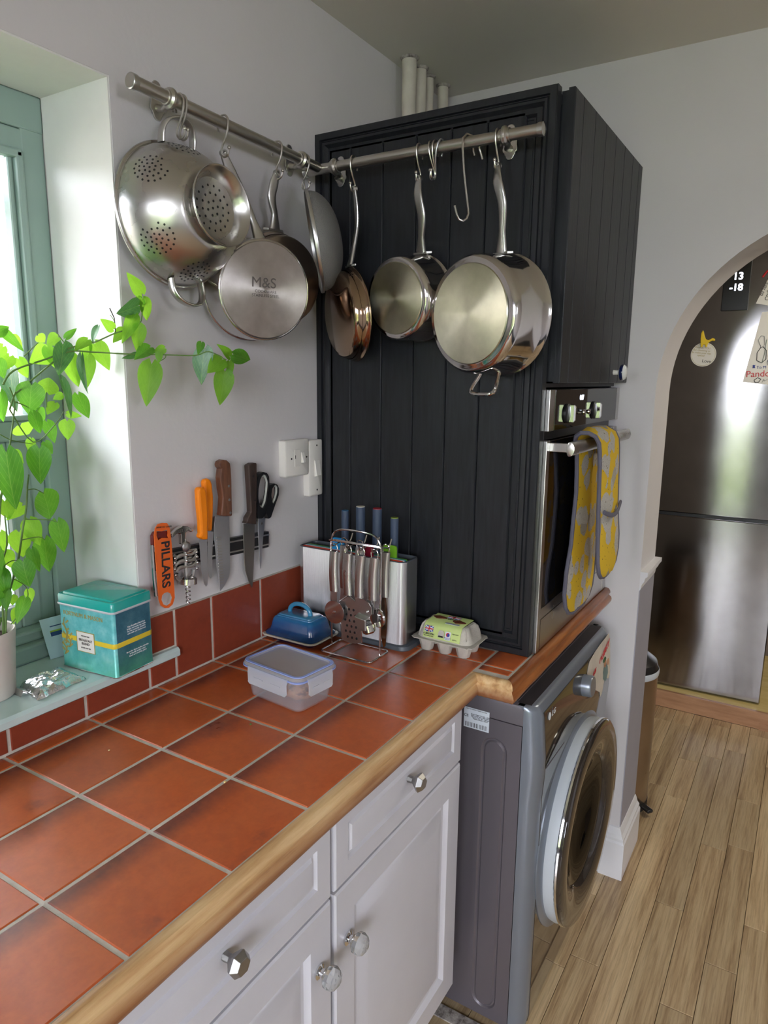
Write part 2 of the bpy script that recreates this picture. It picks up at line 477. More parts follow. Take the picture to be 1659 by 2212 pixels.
# near wall with the glazed back door, right-hand wall; openings added for fill windows
nw = MB(); nw.box(-2.6, -2.6, 0, -2.5, -2.53, 2.294); nw.box(-2.6, -1.28, 0, -2.5, -.96, 2.294); nw.box(-2.6, -2.53, 0, -2.5, -1.28, .20); nw.box(-2.6, -2.53, 2.15, -2.5, -1.28, 2.294); nw.box(-2.6, -.56, 0, -2.5, 0, 2.294); nw.box(-2.6, -.96, 2.1, -2.5, -.56, 2.294)
structure(nw.build('wall_near', 'wall_paint', smooth=0))
rw = MB(); rw.box(-2.6, -2.7, 0, -1.2, -2.6, 2.294); rw.box(-.6, -2.7, 0, 4.0, -2.6, 2.294); rw.box(-1.2, -2.7, 0, -.6, -2.6, 1.5); rw.box(-1.2, -2.7, 2.0, -.6, -2.6, 2.294)
structure(rw.build('wall_right', 'wall_paint', smooth=0))
fw = MB(); fw.box(3.45, -2.6, 0, 3.55, .02, 2.294); fw.box(AX1+.05, 0, 0, 3.5, .12, 2.294)
structure(fw.build('wall_far', 'dark_wall', smooth=0))

# back door (outside the frame) and two unseen windows added for fill light
def glazed(name, place, a0, a1, z0, z1, nm, bars):
    fr = MB(); t = .045
    def bx(p, q, r_, s_): fr.box(*place(p, r_, 0), *place(q, s_, 1))
    bx(a0, a0+.07, z0, z1); bx(a1-.07, a1, z0, z1); bx(a0, a1, z0, z0+.09); bx(a0, a1, z1-.07, z1)
    for b in bars:
        if b[0] == 'h': bx(a0, a1, b[1]-.02, b[1]+.02)
        else: bx(b[1]-.02, b[1]+.02, z0, z1)
    o = structure(fr.build(name, nm, smooth=0))
    g = MB(); g.box(*place(a0+.06, z0+.08, .45), *place(a1-.06, z1-.06, .55)); g.build('pane', 'window_glass', o, smooth=0)
    return o
glazed('door_1', lambda a, z, h: (-2.58+.05*h, a, z), -.96, -.56, 0.0, 2.1, 'white_paint', [('h', .95)])
glazed('fill_window_2', lambda a, z, h: (-2.58+.05*h, a, z), -2.53, -1.28, .20, 2.15, 'white_paint', [('v', -1.9)])  # added near-wall window, fills arch wall and floor with daylight

glazed('fill_window_3', lambda a, z, h: (a, -2.68+.05*h, z), -1.2, -.6, 1.5, 2.0, 'white_paint', [])  # added high window, lifts the light on the worktop wall
structure(MB().box(-2.2, .25, 2.12, 1.2, .75, 2.2).build('sky_blocker_slab', 'fence_wood', smooth=0))  # unseen slab added above the window to cut sky light on the reveal

# floor: sub-floor and boards laid along the room
floor = structure(MB().box(-2.6, -2.7, -.06, 4.0, .25, -.012).build('floor', 'rubber', smooth=0))
def floor_boards():
    seams = []; w = .0762; y = -.6355
    ys = [y - w*k for k in range(-7, 20)]
    rnd = random.Random(11)
    meshes = {}
    for k, yb in enumerate(ys):
        x = -1.5 - rnd.random()*.5
        ends = []
        while x < 2.70:
            L = rnd.choice([.3, .42, .55, .7, .8, .95, 1.1])
            x2 = min(x+L, 2.705)
            if x2 - x > .03 and yb > -2.0:
                key = round(x2-x, 2)
                if key not in meshes:
                    m = MB(); hw = w/2-.0006; hx = (x2-x)/2-.0006
                    m.rings([[(-hx, -hw, -.012), (hx, -hw, -.012), (hx, hw, -.012), (-hx, hw, -.012)],
                             [(-hx, -hw, -.001), (hx, -hw, -.001), (hx, hw, -.001), (-hx, hw, -.001)],
                             [(-hx+.001, -hw+.001, 0), (hx-.001, -hw+.001, 0), (hx-.001, hw-.001, 0), (-hx+.001, hw-.001, 0)]])
                    o = m.build('plank', 'floor_wood', floor, smooth=0); meshes[key] = o.data
                else:
                    o = bpy.data.objects.new('plank', meshes[key]); COL.objects.link(o); o.parent = floor
                o.location = ((x+x2)/2, yb-w/2, 0)
            x = x2
floor_boards()
# mottled old hearth strip left bare beside the machine
t = NT('dusty_strip'); v = t.coords(); t.bsdf(t.ramp(t.noise(v, 60, 5, .7), [(.35, srgb(96, 88, 84)), (.5, srgb(160, 152, 146)), (.65, srgb(190, 184, 176))]), .8); M['dusty_strip'] = t.m
structure(MB().box(.722, -.30, .0005, .756, -.60, .004).build('trim_2', 'dusty_strip', smooth=0))

# garden outside
gd = MB().box(-9, -9, -.5, 7, 9, -.3).build('garden_lawn', 'grass', smooth=0); gd['kind'] = 'structure'
def hedge(name, x0, y0, x1, y1, h):
    rnd = random.Random(3); m = MB(); n = 24; R = []
    for i in range(n+1):
        x = x0+(x1-x0)*i/n; y = y0+(y1-y0)*i/n; dx, dy = (y1-y0), -(x1-x0); L = math.hypot(dx, dy); dx /= L; dy /= L
        hh = h+rnd.uniform(-.15, .15); t_ = .3+rnd.uniform(0, .12)
        R.append([(x-dx*t_, y-dy*t_, -.3), (x-dx*t_*1.1, y-dy*t_*1.1, hh*.5), (x-dx*t_*.7, y-dy*t_*.7, hh), (x+dx*t_*.7, y+dy*t_*.7, hh), (x+dx*t_*1.1, y+dy*t_*1.1, hh*.5), (x+dx*t_, y+dy*t_, -.3)])
    o = m.rings(R).build(name, 'hedge_green'); o['kind'] = 'stuff'; o['label'] = 'clipped green garden hedge outside the windows'; o['category'] = 'hedge'; return o
hedge('garden_hedge', -6, -5, -6, 4, 1.3)
fence = thing('garden_fence', 'pale upright boarded garden fence outside the window behind the plant', 'fence', (-1.5, 1.6, -.3))
for i in range(46):
    MB().box(-4.6+.15*i, 1.6, -.3, -4.6+.15*i+.142, 1.62, 2.05+.02*math.sin(i*1.7)).build('board', 'fence_wood', fence, smooth=0)
for z in (.3, 1.7): MB().box(-4.6, 1.62, z, 2.3, 1.66, z+.08).build('fence_rail', 'fence_wood', fence, smooth=0)

# ---------------------------------------------------------------- window by the worktop
win = structure(MB().box(WX0, .185, WZ0, WX0+.045, .235, WZ1).build('window_1', 'green_paint', smooth=0))
def wpart(name, boxes, mat='green_paint', bevel=.003):
    m = MB()
    for b in boxes: m.box(*b)
    return m.build(name, mat, win, smooth=0, bevel=bevel)
wpart('jamb', [(.236, .185, WZ0, .2785, .235, WZ1)])
wpart('head', [(WX0, .183, 1.905, .2785, .235, WZ1-.001), (WX0, .186, 1.868, .2785, .235, 1.9045)])
# beaded stops round the openings
wpart('bead', [(.222, .180, 1.41, .2365, .20, 1.868), (.212, .190, 1.41, .222, .215, 1.858), (WX0+.045, .180, 1.855, .236, .20, 1.870)], bevel=.004)
wpart('transom', [(WX0, .182, 1.372, .236, .235, 1.408), (WX0, .176, 1.408, .236, .22, 1.418)])
wpart('mullion', [(-.36, .186, WZ0, -.31, .235, 1.868)])
wpart('bottom_rail', [(WX0, .150, WZ0, .236, .235, 1.00), (WX0, .165, 1.00, .236, .235, 1.022)], bevel=.005)
# lower fixed sashes with glass
wpart('sash', [(.165, .192, 1.022, .205, .225, 1.372), (-.31, .192, 1.022, -.27, .225, 1.372), (-.27, .192, 1.022, .165, .225, 1.065), (-.27, .192, 1.330, .165, .225, 1.372),
               (.205, .196, 1.022, .236, .23, 1.372)], bevel=.004)
wpart('sash', [(-.40, .192, 1.022, -.36, .225, 1.372), (-.905, .192, 1.022, -.865, .225, 1.372), (-.865, .192, 1.022, -.40, .225, 1.065), (-.865, .192, 1.330, -.40, .225, 1.372)], bevel=.004)
wpart('pane', [(-.27, .207, 1.065, .165, .211, 1.33), (-.865, .207, 1.065, -.40, .211, 1.33)], 'window_glass', 0)
# upper lights: one swung open outwards, one shut
up = MB()
def swing(x, y):  # hinge on the mullion side, opened outwards
    a = math.radians(24); hx, hy = -.31, .215
    return (hx+(x*math.cos(a)), hy+(x*math.sin(a))+y)
def sb(x0, x1, z0, z1, t=.035):
    P = []
    for z in (z0, z1):
        for x, y in ((x0, 0), (x1, 0), (x1, t), (x0, t)):
            q = swing(x, y); P.append((q[0], q[1], z))
    up.add(P, [(3,2,1,0),(4,5,6,7),(0,1,5,4),(1,2,6,5),(2,3,7,6),(3,0,4,7)])
sb(0, .04, 1.42, 1.855); sb(.485, .53, 1.42, 1.855); sb(.04, .485, 1.42, 1.46); sb(.04, .485, 1.815, 1.855)
up.build('sash', 'green_paint', win, smooth=0, bevel=.003)
pg = MB(); P = []
for z in (1.46, 1.815):
    for x, y in ((.04, .015), (.485, .015), (.485, .019), (.04, .019)):
        q = swing(x, y); P.append((q[0], q[1], z))
pg.add(P, [(3,2,1,0),(4,5,6,7),(0,1,5,4),(1,2,6,5),(2,3,7,6),(3,0,4,7)]); pg.build('pane', 'window_glass', win, smooth=0)
wpart('sash', [(-.40, .192, 1.418, -.36, .225, 1.868), (-.905, .192, 1.418, -.865, .225, 1.868), (-.865, .192, 1.418, -.40, .225, 1.455), (-.865, .192, 1.83, -.40, .225, 1.868)])
wpart('pane', [(-.865, .207, 1.455, -.40, .211, 1.83)], 'window_glass', 0)
# sill board with its horn and rounded nose
sl = MB(); prof = [(.18, .947), (-.014, .947), (-.020, .951), (-.020, .962), (-.015, .967), (.18, .967)]
sl.rings([[(WX0, y, z) for y, z in prof], [(.2785, y, z) for y, z in prof]])
hp = [(0, .947), (-.014, .947), (-.020, .951), (-.020, .962), (-.015, .967), (0, .967)]
sl.rings([[(.2785, y, z) for y, z in hp], [(.351, y, z) for y, z in hp]])
sl.build('sill', 'sill_paint', win, smooth=30)

# ================================================================ WORKTOP
worktop = thing('tiled_worktop', 'orange terracotta tiled worktop with grey grout and wooden edge', 'worktop', (.2, -.25, .86))
wb = MB(); wb.box(-1.2, -.004, .860, .70, -.4905, .8995); wb.box(.70, -.004, .860, 1.44, -.566, .8995)
wb.build('grout_bed', 'grout', worktop, smooth=0)
G = .0030
tile_meshes = {}
def tile(x0, x1, y0, y1, parent, mat='terracotta_tile', z=.8955, h=.0055, axis='z'):
    x0 += G; x1 -= G; y0 -= G; y1 += G       # y0 > y1 (y1 is nearer the room)
    if x1-x0 < .004 or y0-y1 < .004: return
    if axis == 'z': cx, cy = (x0+x1)/2, (y0+y1)/2
    hx, hy = (x1-x0)/2, (y0-y1)/2
    key = (round(hx, 4), round(hy, 4), mat, axis)
    if key not in tile_meshes:
        m = MB(); b = .0014
        a = [(-hx, -hy), (hx, -hy), (hx, hy), (-hx, hy)]; i = [(-hx+b, -hy+b), (hx-b, -hy+b), (hx-b, hy-b), (-hx+b, hy-b)]
        if axis == 'z': m.rings([[(p, q, 0) for p, q in a], [(p, q, h-.001) for p, q in a], [(p, q, h) for p, q in i]])
        else: m.rings([[(p, 0, q) for p, q in a], [(p, -h+.001, q) for p, q in a], [(p, -h, q) for p, q in i]])
        o = m.build('tile', mat, None, smooth=30); tile_meshes[key] = o.data
    else:
        o = bpy.data.objects.new('tile', tile_meshes[key]); COL.objects.link(o)
    rnd = random.uniform(-.0004, .0004)
    o.location = ((x0+x1)/2, (y0+y1)/2, z+rnd) if axis == 'z' else ((x0+x1)/2, -.004, (y0+y1)/2)
    o.parent = parent; o.matrix_parent_inverse = Matrix.Translation(-abs_loc(parent))
rows = [(-.004, -.0444), (-.0444, -.1944), (-.1944, -.3444), (-.3444, -.4905)]
xs = [-1.2] + [.15*k for k in range(-7, 6)] + [.8265]
for a, b in zip(xs[:-1], xs[1:]):
    for (c, d_) in rows: tile(a, b, c, d_, worktop)
for a, b in ((.716, .745), (.745, .895), (.895, 1.045), (1.045, 1.195), (1.195, 1.345), (1.345, 1.438)):
    tile(a, b, -.4905, -.563, worktop)

# wooden nosing: profile (out, z)
NP = [(0, .860), (.0, .9005), (.006, .9025), (.013, .901), (.017, .896), (.0185, .889), (.016, .884), (.0165, .881), (.021, .877), (.0235, .871), (.022, .864), (.018, .860)]
def nosing(p0, p1, out, mit0, mit1, mat, name='nosing'):
    p0, p1, out = Vector(p0), Vector(p1), Vector(out); d_ = (p1-p0).normalized(); R = []
    n = 24
    R = []
    for i in range(n+1):
        t_ = i/n; ring = []
        for o, z in NP:
            w = .0006*math.sin(i*1.7+z*400)
            a = p0 - d_*mit0*o; b = p1 + d_*mit1*o
            q = a.lerp(b, t_) + out*(o+(w if o > .003 else 0)); ring.append((q.x, q.y, z))
        R.append(ring)
    return MB().rings(R).build(name, mat, worktop, smooth=40)
nosing((-1.2, -.4905, 0), (.70, -.4905, 0), (0, -1, 0), 0, -1, 'edge_wood')
nosing((.70, -.4905, 0), (.70, -.566, 0), (-1, 0, 0), 0, 1, 'edge_wood')
nosing((.70, -.566, 0), (1.444, -.566, 0), (0, -1, 0), 1, 0, 'edge_wood_dark')

# upstand of wall tiles
bg = MB(); bg.box(-1.0, -.0, .900, .3505, -.0078, .9468); bg.box(.3505, 0, .90, .826, -.0078, 1.0415)
bg.box(.2795, 0, .9672, .3505, -.0078, 1.0415)
bg.build('grout', 'grout', wall_left, smooth=0)
wx = [-.99, -.84, -.66, -.52, -.41, -.25, -.10, .01, .147, .285, .3505]
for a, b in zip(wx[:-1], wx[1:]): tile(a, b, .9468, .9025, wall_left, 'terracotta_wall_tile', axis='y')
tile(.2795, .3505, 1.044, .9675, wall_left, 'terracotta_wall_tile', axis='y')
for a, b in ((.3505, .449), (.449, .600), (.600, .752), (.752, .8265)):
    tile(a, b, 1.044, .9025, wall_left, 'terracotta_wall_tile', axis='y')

# ================================================================ BASE CABINETS
def routed(mb, x0, x1, z0, z1, y, rings, t):
    # front slab facing -Y with concentric routed rings [(inset, depth), ...]
    R = [[(x0, y+t, z0), (x1, y+t, z0), (x1, y+t, z1), (x0, y+t, z1)]]
    for ins, d_ in rings:
        R.append([(x0+ins, y+d_, z0+ins), (x1-ins, y+d_, z0+ins), (x1-ins, y+d_, z1-ins), (x0+ins, y+d_, z1-ins)])
    mb.rings(R)
def hex_knob(x, z, y, parent):
    m = MB(); P0 = [(.005*math.cos(PI*i/3), .005*math.sin(PI*i/3)) for i in range(6)]
    def ring(r, h, a=0): return [(x+r*math.cos(PI*i/3+a), y-h, z+r*math.sin(PI*i/3+a)) for i in range(6)]
    m.rings([ring(.007, 0), ring(.006, .010), ring(.016, .020), ring(.0175, .024), ring(.011, .032)])
    return m.build('knob', 'steel_knob', parent, smooth=0, bevel=.0006)
def facet_glass():
    t = NT('crystal_knob')
    g = t.n('ShaderNodeBsdfGlass'); g.inputs['Roughness'].default_value = .03; g.inputs['Color'].default_value = (.96, .97, .97, 1); g.inputs['IOR'].default_value = 1.45
    d_ = t.n('ShaderNodeBsdfDiffuse'); d_.inputs[0].default_value = (.8, .8, .8, 1)
    mx = t.n('ShaderNodeMixShader'); mx.inputs[0].default_value = .22; t.l(g.outputs[0], mx.inputs[1]); t.l(d_.outputs[0], mx.inputs[2])
    t.l(mx.outputs[0], t.out.inputs['Surface']); M['crystal_knob'] = t.m
facet_glass()
def crystal_knob(x, z, y, parent):
    b = MB(); b.lathe([(0, 0), (.011, 0), (.0115, .003), (.0065, .006), (.0062, .010), (.009, .013), (0, .014)], (x, y, z), (0, -1, 0), 20)
    base = b.build('knob_base', 'chrome', parent)
    m = MB(); m.lathe([(0, .011), (.010, .012), (.0165, .018), (.0175, .025), (.014, .033), (.007, .037), (0, .038)], (x, y, z), (0, -1, 0), 9)
    return m.build('crystal_knob', 'crystal_knob', parent, smooth=0)

def base_cabinet(x0, x1, label, knob_x, dk):
    t_ = thing('base_cabinet', label, 'cabinet', ((x0+x1)/2, -.25, 0), 'white painted base cabinets under the worktop')
    c = MB(); c.box(x0+.001, -.01, .15, x1-.001, -.470, .858); c.build('carcass', 'cabinet_paint', t_, smooth=0)
    c = MB(); c.box(x0+.001, -.02, 0, x1-.001, -.42, .15); c.build('plinth', 'cabinet_paint', t_, smooth=0)
    dr = MB(); e = .003
    routed(dr, x0+e, x1-e, .722, .856, -.490, [(0, .003), (.003, 0), (.034, 0), (.037, .005), (.042, .005), (.046, .0005), (.050, 0)], .019)
    drawer = dr.build('drawer', 'cabinet_paint', t_, smooth=20)
    hex_knob(dk, .797, -.490, drawer)
    do = MB()
    routed(do, x0+e, x1-e, .185, .716, -.490, [(0, .003), (.003, 0), (.052, 0), (.055, .003), (.060, .008), (.066, .009), (.070, .007), (.092, .0015), (.096, .001)], .019)
    door = do.build('door', 'cabinet_paint', t_, smooth=20)
    crystal_knob(knob_x, .619, -.490, door)
    return t_
base_cabinet(.212, .659, 'white cabinet with drawer and door beside the grey washing machine', .247, .436)
base_cabinet(-.245, .208, 'white cabinet with drawer and door, second one from the washing machine', .172, -.016)
base_cabinet(-.70, -.249, 'white cabinet under the end of the worktop farthest from the washing machine', -.66, -.47)

# ================================================================ TALL BLACK CABINET
tc = thing('tall_cabinet', 'tall black painted boarded cabinet standing on the worktop in the corner', 'cabinet', (1.13, -.28, .902))
B0, B1, ZB, ZT = -.0005, -.562, .902, 2.027
s_ = MB(); s_.box(.8445, -.001, ZB, .852, -.545, 2.018); s_.box(1.428, -.001, ZB, 1.444, -.545, 2.018); s_.box(.852, -.001, 2.0, 1.428, -.56, 2.018)
s_.box(.852, -.001, 1.474, 1.428, -.556, 1.482); s_.box(.852, -.001, ZB, 1.428, -.004, 2.0)
s_.build('carcass', 'black_paint', tc, smooth=0)
seams = [-.030, -.0925, -.1770, -.2600, -.3415, -.4205, -.5000]
for a, b in zip(seams[:-1], seams[1:]):
    m = MB(); e = .0006; c_ = .0028; xf = .8355; xb = .8445
    m.rings([[(xb, a-e, .925), (xb, b+e, .925), (xb, b+e, 1.99), (xb, a-e, 1.99)],
             [(xf+c_, a-e, .925), (xf+c_, b+e, .925), (xf+c_, b+e, 1.99), (xf+c_, a-e, 1.99)],
             [(xf, a-c_, .925), (xf, b+c_, .925), (xf, b+c_, 1.99), (xf, a-c_, 1.99)]], cap0=True)
    m.build('plank', 'black_paint', tc, smooth=0)
fm = MB()
prof = [(0, 0), (0, .0165), (.0015, .018), (.014, .018), (.0155, .0125), (.017, .0125), (.020, .0155), (.025, .0155), (.028, .011), (.031, .0075), (.036, .0085), (.041, .0085), (.044, .0035), (.0455, .0015), (.049, .0015), (.050, 0)]
picture_frame(fm, B1, ZB, B0, ZT, prof, lambda a, b, h: (.8440-h, a, b))
fm.build('frame_moulding', 'black_paint', tc, smooth=20)
sm = MB(); sm.box(.8440, B0, ZB, .8445, B1, ZT); sm.box(.8445, -.545, ZB, .850, B1, ZT); sm.box(.8262, B1-.0005, ZB, .848, B1, ZT)
sm.build('side_edge', 'black_paint', tc, smooth=0)
# upper door made of upright boards
door = MB().box(.862, -.5585, 1.486, 1.4405, -.572, 2.045-.02).build('door', 'black_paint', tc, smooth=0)
ds = [.860, .915, .9985, 1.083, 1.167, 1.251, 1.335, 1.402, 1.4425]
for i, (a, b) in enumerate(zip(ds[:-1], ds[1:])):
    m = MB(); e = .0005; c_ = .002; yf = -.586; yb = -.572
    z0, z1 = 1.483, 2.029
    m.rings([[(a+e, yb, z0), (b-e, yb, z0), (b-e, yb, z1), (a+e, yb, z1)], [(a+e, yf+c_, z0), (b-e, yf+c_, z0), (b-e, yf+c_, z1), (a+e, yf+c_, z1)],
             [(a+c_, yf, z0+.002), (b-c_, yf, z0+.002), (b-c_, yf, z1-.002), (a+c_, yf, z1-.002)]])
    m.build('plank', 'black_paint', door, smooth=0)
k = MB(); k.lathe([(0, 0), (.006, 0), (.0055, .012), (.011, .016), (.011, .0185)], (1.290, -.586, 1.509), (0, -1, 0), 20); k.build('knob_stem', 'switch_plastic', door)
k = MB(); k.lathe([(.011, .016), (.0185, .018), (.020, .022), (.019, .026)], (1.290, -.586, 1.509), (0, -1, 0), 24); k.build('blue_knob_ring', simple('cobalt_glaze', srgb(20, 34, 78), .12, Coat_Weight=.6), door)
k = MB(); k.lathe([(.019, .0258), (.0165, .030), (.010, .033), (0, .034)], (1.290, -.586, 1.509), (0, -1, 0), 24); k.build('white_knob_face', simple('white_glaze', srgb(225, 228, 225), .12, Coat_Weight=.6), door)

# pipes rising to the ceiling behind the cabinet
for i, (x, y, r, lab) in enumerate([(1.165, -.050, .0185, 'thickest cream painted pipe, first from the left above the black cabinet'),
                               (1.232, -.045, .0165, 'cream painted pipe second from the left above the black cabinet'),
                               (1.290, -.040, .0125, 'thin cream painted pipe third from the left above the black cabinet'),
                               (1.362, -.046, .0150, 'cream painted pipe standing apart at the right above the black cabinet')]):
    m = MB(); R = []
    for j in range(9):
        z = 2.0185+(2.2935-2.0185)*j/8
        R.append([(x+r*math.cos(2*PI*q/20)+.0012*math.sin(j*2.1), y+r*math.sin(2*PI*q/20), z) for q in range(20)])
    p = thing('pipe', lab, 'pipe', (x, y, 2.0185), 'cream pipes between the black cabinet and the ceiling')
    m.rings(R).build('tube', 'pipe_paint', p)
    MB().lathe([(r, 0), (r+.006, 0), (r+.004, -.004), (r+.001, -.006), (r, -.006)], (x, y, 2.2935), (0, 0, 1), 20).build('ceiling_collar', 'dusty_strip', p)

# ================================================================ OVEN
ov = thing('oven', 'built-in stainless steel oven with black glass door under the black cupboard door', 'oven', (1.13, -.3, .904))
MB().box(.8565, -.02, .912, 1.424, -.545, 1.462).build('body', 'steel_old', ov, smooth=0)
f = MB(); f.box(.852, -.548, .9035, .872, -.570, 1.366); f.box(1.400, -.548, .9035, 1.436, -.570, 1.366)
f.box(.852, -.548, 1.385, .886, -.571, 1.470); f.box(1.403, -.548, 1.385, 1.436, -.571, 1.470); f.box(.886, -.548, 1.385, 1.403, -.560, 1.470)
f.build('trim_frame', 'steel_oven', ov, smooth=0, bevel=.0012)
MB().box(.852, -.546, .9035, .8535, -.562, 1.470).build('side_strip', 'steel_oven', ov, smooth=0)
MB().box(.872, -.548, 1.366, 1.400, -.556, 1.385).build('vent_gap', 'black_plastic', ov, smooth=0)
MB().box(.886, -.560, 1.386, 1.403, -.5718, 1.4695).build('control_panel', 'black_glass', ov, smooth=0, bevel=.0008)
for x, nm in ((.968, 'dial'), (1.180, 'dial')):
    m = MB(); m.lathe([(0, 0), (.021, 0), (.021, .004), (.018, .006), (0, .006)], (x, -.5718, 1.418), (0, -1, 0), 28)
    o = m.build(nm, 'black_plastic', ov)
    g = MB(); g.rings([[(x+w, -.5778-h, 1.418+q*L) for w, q, L in ((-.004, -1, .019), (.004, -1, .019), (.004, 1, .019), (-.004, 1, .019))] for h in (0, .010)] +
                      [[(x+w, -.5918, 1.418+q*L) for w, q, L in ((-.002, -1, .014), (.002, -1, .014), (.002, 1, .014), (-.002, 1, .014))]])
    g.build('grip', 'chrome', o, smooth=0, bevel=.001)
for x in (1.055, 1.095):
    MB().lathe([(0, 0), (.0055, 0), (.0045, .008), (.007, .012), (.006, .015), (0, .016)], (x, -.5718, 1.418), (0, -1, 0), 18).build('button', 'steel_polished', ov)
tt = NT('display_light'); em = tt.n('ShaderNodeEmission'); em.inputs[0].default_value = (.75, .85, 1, 1); em.inputs[1].default_value = 2.2; tt.l(em.outputs[0], tt.out.inputs['Surface']); M['display_light'] = tt.m
text('0:07', .016, 'display_light', (1.075, -.5722, 1.450), (1, 0, 0), (0, 0, 1), ov, 'display_digits', sx=1.1)
dr = MB(); dr.box(.872, -.548, 1.000, 1.400, -.5685, 1.364); dr.build('door_glass', 'black_glass', ov, smooth=0, bevel=.0008)
dr = MB(); dr.box(.872, -.548, .9035, 1.400, -.569, .9985); dr.build('lower_band', 'steel_oven', ov, smooth=0, bevel=.001)
MB().box(.874, -.569, .905, .8755, -.5695, .975).box(.8755, -.569, .9735, 1.395, -.5695, .975).build('band_joint', 'black_plastic', ov, smooth=0)
hb = MB(); R = []
for x in (.850, .8502, 1.3498, 1.350):
    sc = 1 if .8501 < x < 1.3499 else .96
    R.append([(x, -.617+.0105*sc*math.cos(a)*(1 if math.cos(a) < 0 else .55), 1.352+.0145*sc*math.sin(a)) for a in [2*PI*j/24 for j in range(24)]])
handle = hb.rings(R).build('handle', 'steel_brushed', ov, smooth=40)
for x in (.872, 1.316): MB().box(x, -.566, 1.343, x+.012, -.610, 1.361).build('handle_bracket', 'steel_oven', ov, smooth=0, bevel=.001)

# ================================================================ DOUBLE OVEN GLOVE
def glove_mat():
    t = NT('glove_cloth'); v = t.coords((1, 1, 1)); 
    vo = t.n('ShaderNodeTexVoronoi'); vo.inputs['Scale'].default_value = 24; t.l(v, vo.inputs['Vector'])
    sep = t.n('ShaderNodeSeparateColor'); t.l(vo.outputs['Color'], sep.inputs[0])
    yel = srgb(222, 184, 40); gry = srgb(150, 142, 128); wht = srgb(232, 228, 220)
    wv = t.n('ShaderNodeTexWave'); wv.inputs['Scale'].default_value = 130; wv.inputs['Distortion'].default_value = 6; wv.inputs['Detail'].default_value = 2; t.l(v, wv.inputs['Vector'])
    scrib = t.mix(wv.outputs['Fac'], srgb(118, 112, 104), wht)
    gt = t.n('ShaderNodeMath', operation='GREATER_THAN'); t.l(sep.outputs[0], gt.inputs[0]); gt.inputs[1].default_value = .42
    dist = t.n('ShaderNodeMath', operation='LESS_THAN'); t.l(vo.outputs['Distance'], dist.inputs[0]); dist.inputs[1].default_value = .62
    mu = t.n('ShaderNodeMath', operation='MULTIPLY'); t.l(gt.outputs[0], mu.inputs[0]); t.l(dist.outputs[0], mu.inputs[1])
    blot = t.mix(sep.outputs[1], gry, scrib)
    gt2 = t.n('ShaderNodeMath', operation='GREATER_THAN'); t.l(sep.outputs[2], gt2.inputs[0]); gt2.inputs[1].default_value = .5
    blot = t.mix(gt2.outputs[0], scrib, blot)
    col = t.mix(mu.outputs[0], yel, blot)
    v2 = t.n('ShaderNodeTexVoronoi'); v2.inputs['Scale'].default_value = 75; t.l(v, v2.inputs['Vector'])
    lt = t.n('ShaderNodeMath', operation='LESS_THAN'); t.l(v2.outputs['Distance'], lt.inputs[0]); lt.inputs[1].default_value = .12
    col = t.mix(lt.outputs[0], col, srgb(96, 78, 40))
    t.bsdf(col, .9, 0, t.bump(t.noise(v, 60, 4), .5, .002)); M['glove_cloth'] = t.m
glove_mat()
gl = thing('oven_glove', 'yellow patterned double oven glove with grey binding hanging over the oven handle', 'oven glove', (1.06, -.62, 1.36))
def glove_leg(name, pts, th):
    # pts: list of (y, z, x_left, x_right); padded cross-section
    R = []; n = len(pts)
    for i, (y, z, xl, xr) in enumerate(pts):
        p0 = pts[max(i-1, 0)]; p1 = pts[min(i+1, n-1)]
        ty, tz = p1[0]-p0[0], p1[1]-p0[1]; L = math.hypot(ty, tz); ty /= L; tz /= L
        ny, nz = tz, -ty
        k_ = min(1, min(i, n-1-i)/2.0+.15); T = th*max(.25, k_ if i in (0, n-1) else 1)
        ring = []
        for j in range(28):
            a = 2*PI*j/28; cx = math.cos(a); sx = math.sin(a)
            ex = math.copysign(abs(cx)**.75, cx); ez = math.copysign(abs(sx)**.7, sx)
            wob = .0018*math.sin(9*cx+z*60)+.0015*math.sin(z*85+2*cx)
            x = (xl+xr)/2+(xr-xl)/2*ex; h = (T*.5)*ez*(1-.45*abs(cx)**3)+wob*(1-abs(cx))
            ring.append((x, y+ny*h, z+nz*h))
        R.append(ring)
    return MB().rings(R).build(name, 'glove_cloth', gl, smooth=60)
front = [(-.648, 1.036, 1.075, 1.115), (-.650, 1.042, 1.045, 1.150), (-.651, 1.056, 1.022, 1.172), (-.651, 1.085, 1.005, 1.186), (-.650, 1.12, 1.000, 1.186), (-.649, 1.16, .996, 1.172), (-.648, 1.20, .992, 1.160), (-.647, 1.25, .988, 1.155), (-.646, 1.30, .985, 1.150), (-.645, 1.335, .980, 1.146),
         (-.6435, 1.356, .975, 1.142), (-.637, 1.371, .968, 1.138), (-.625, 1.379, .955, 1.130), (-.610, 1.379, .950, 1.125), (-.599, 1.371, .955, 1.13), (-.594, 1.356, .965, 1.135), (-.5925, 1.33, .99, 1.15),
         (-.592, 1.29, 1.00, 1.17), (-.591, 1.24, 1.01, 1.185), (-.590, 1.18, 1.005, 1.195), (-.590, 1.12, .998, 1.205), (-.590, 1.06, .975, 1.215), (-.590, 1.01, .970, 1.215), (-.590, .975, .985, 1.205), (-.590, .955, 1.010, 1.180), (-.590, .946, 1.045, 1.140)]
body = glove_leg('glove_body', front, .017)
bi = MB(); 
bi.tube([(p[2], p[0], p[1]) for p in front[::1]], .0048, 8); bi.build('binding', 'fabric_binding', gl)
bi = MB(); bi.tube([(p[3], p[0], p[1]) for p in front], .0042, 8); bi.build('binding', 'fabric_binding', gl)
bi = MB(); bi.tube([(front[0][2]+ (front[0][3]-front[0][2])*i/6, front[0][0], front[0][1]-.001) for i in range(7)], .0048, 8); bi.build('binding', 'fabric_binding', gl)
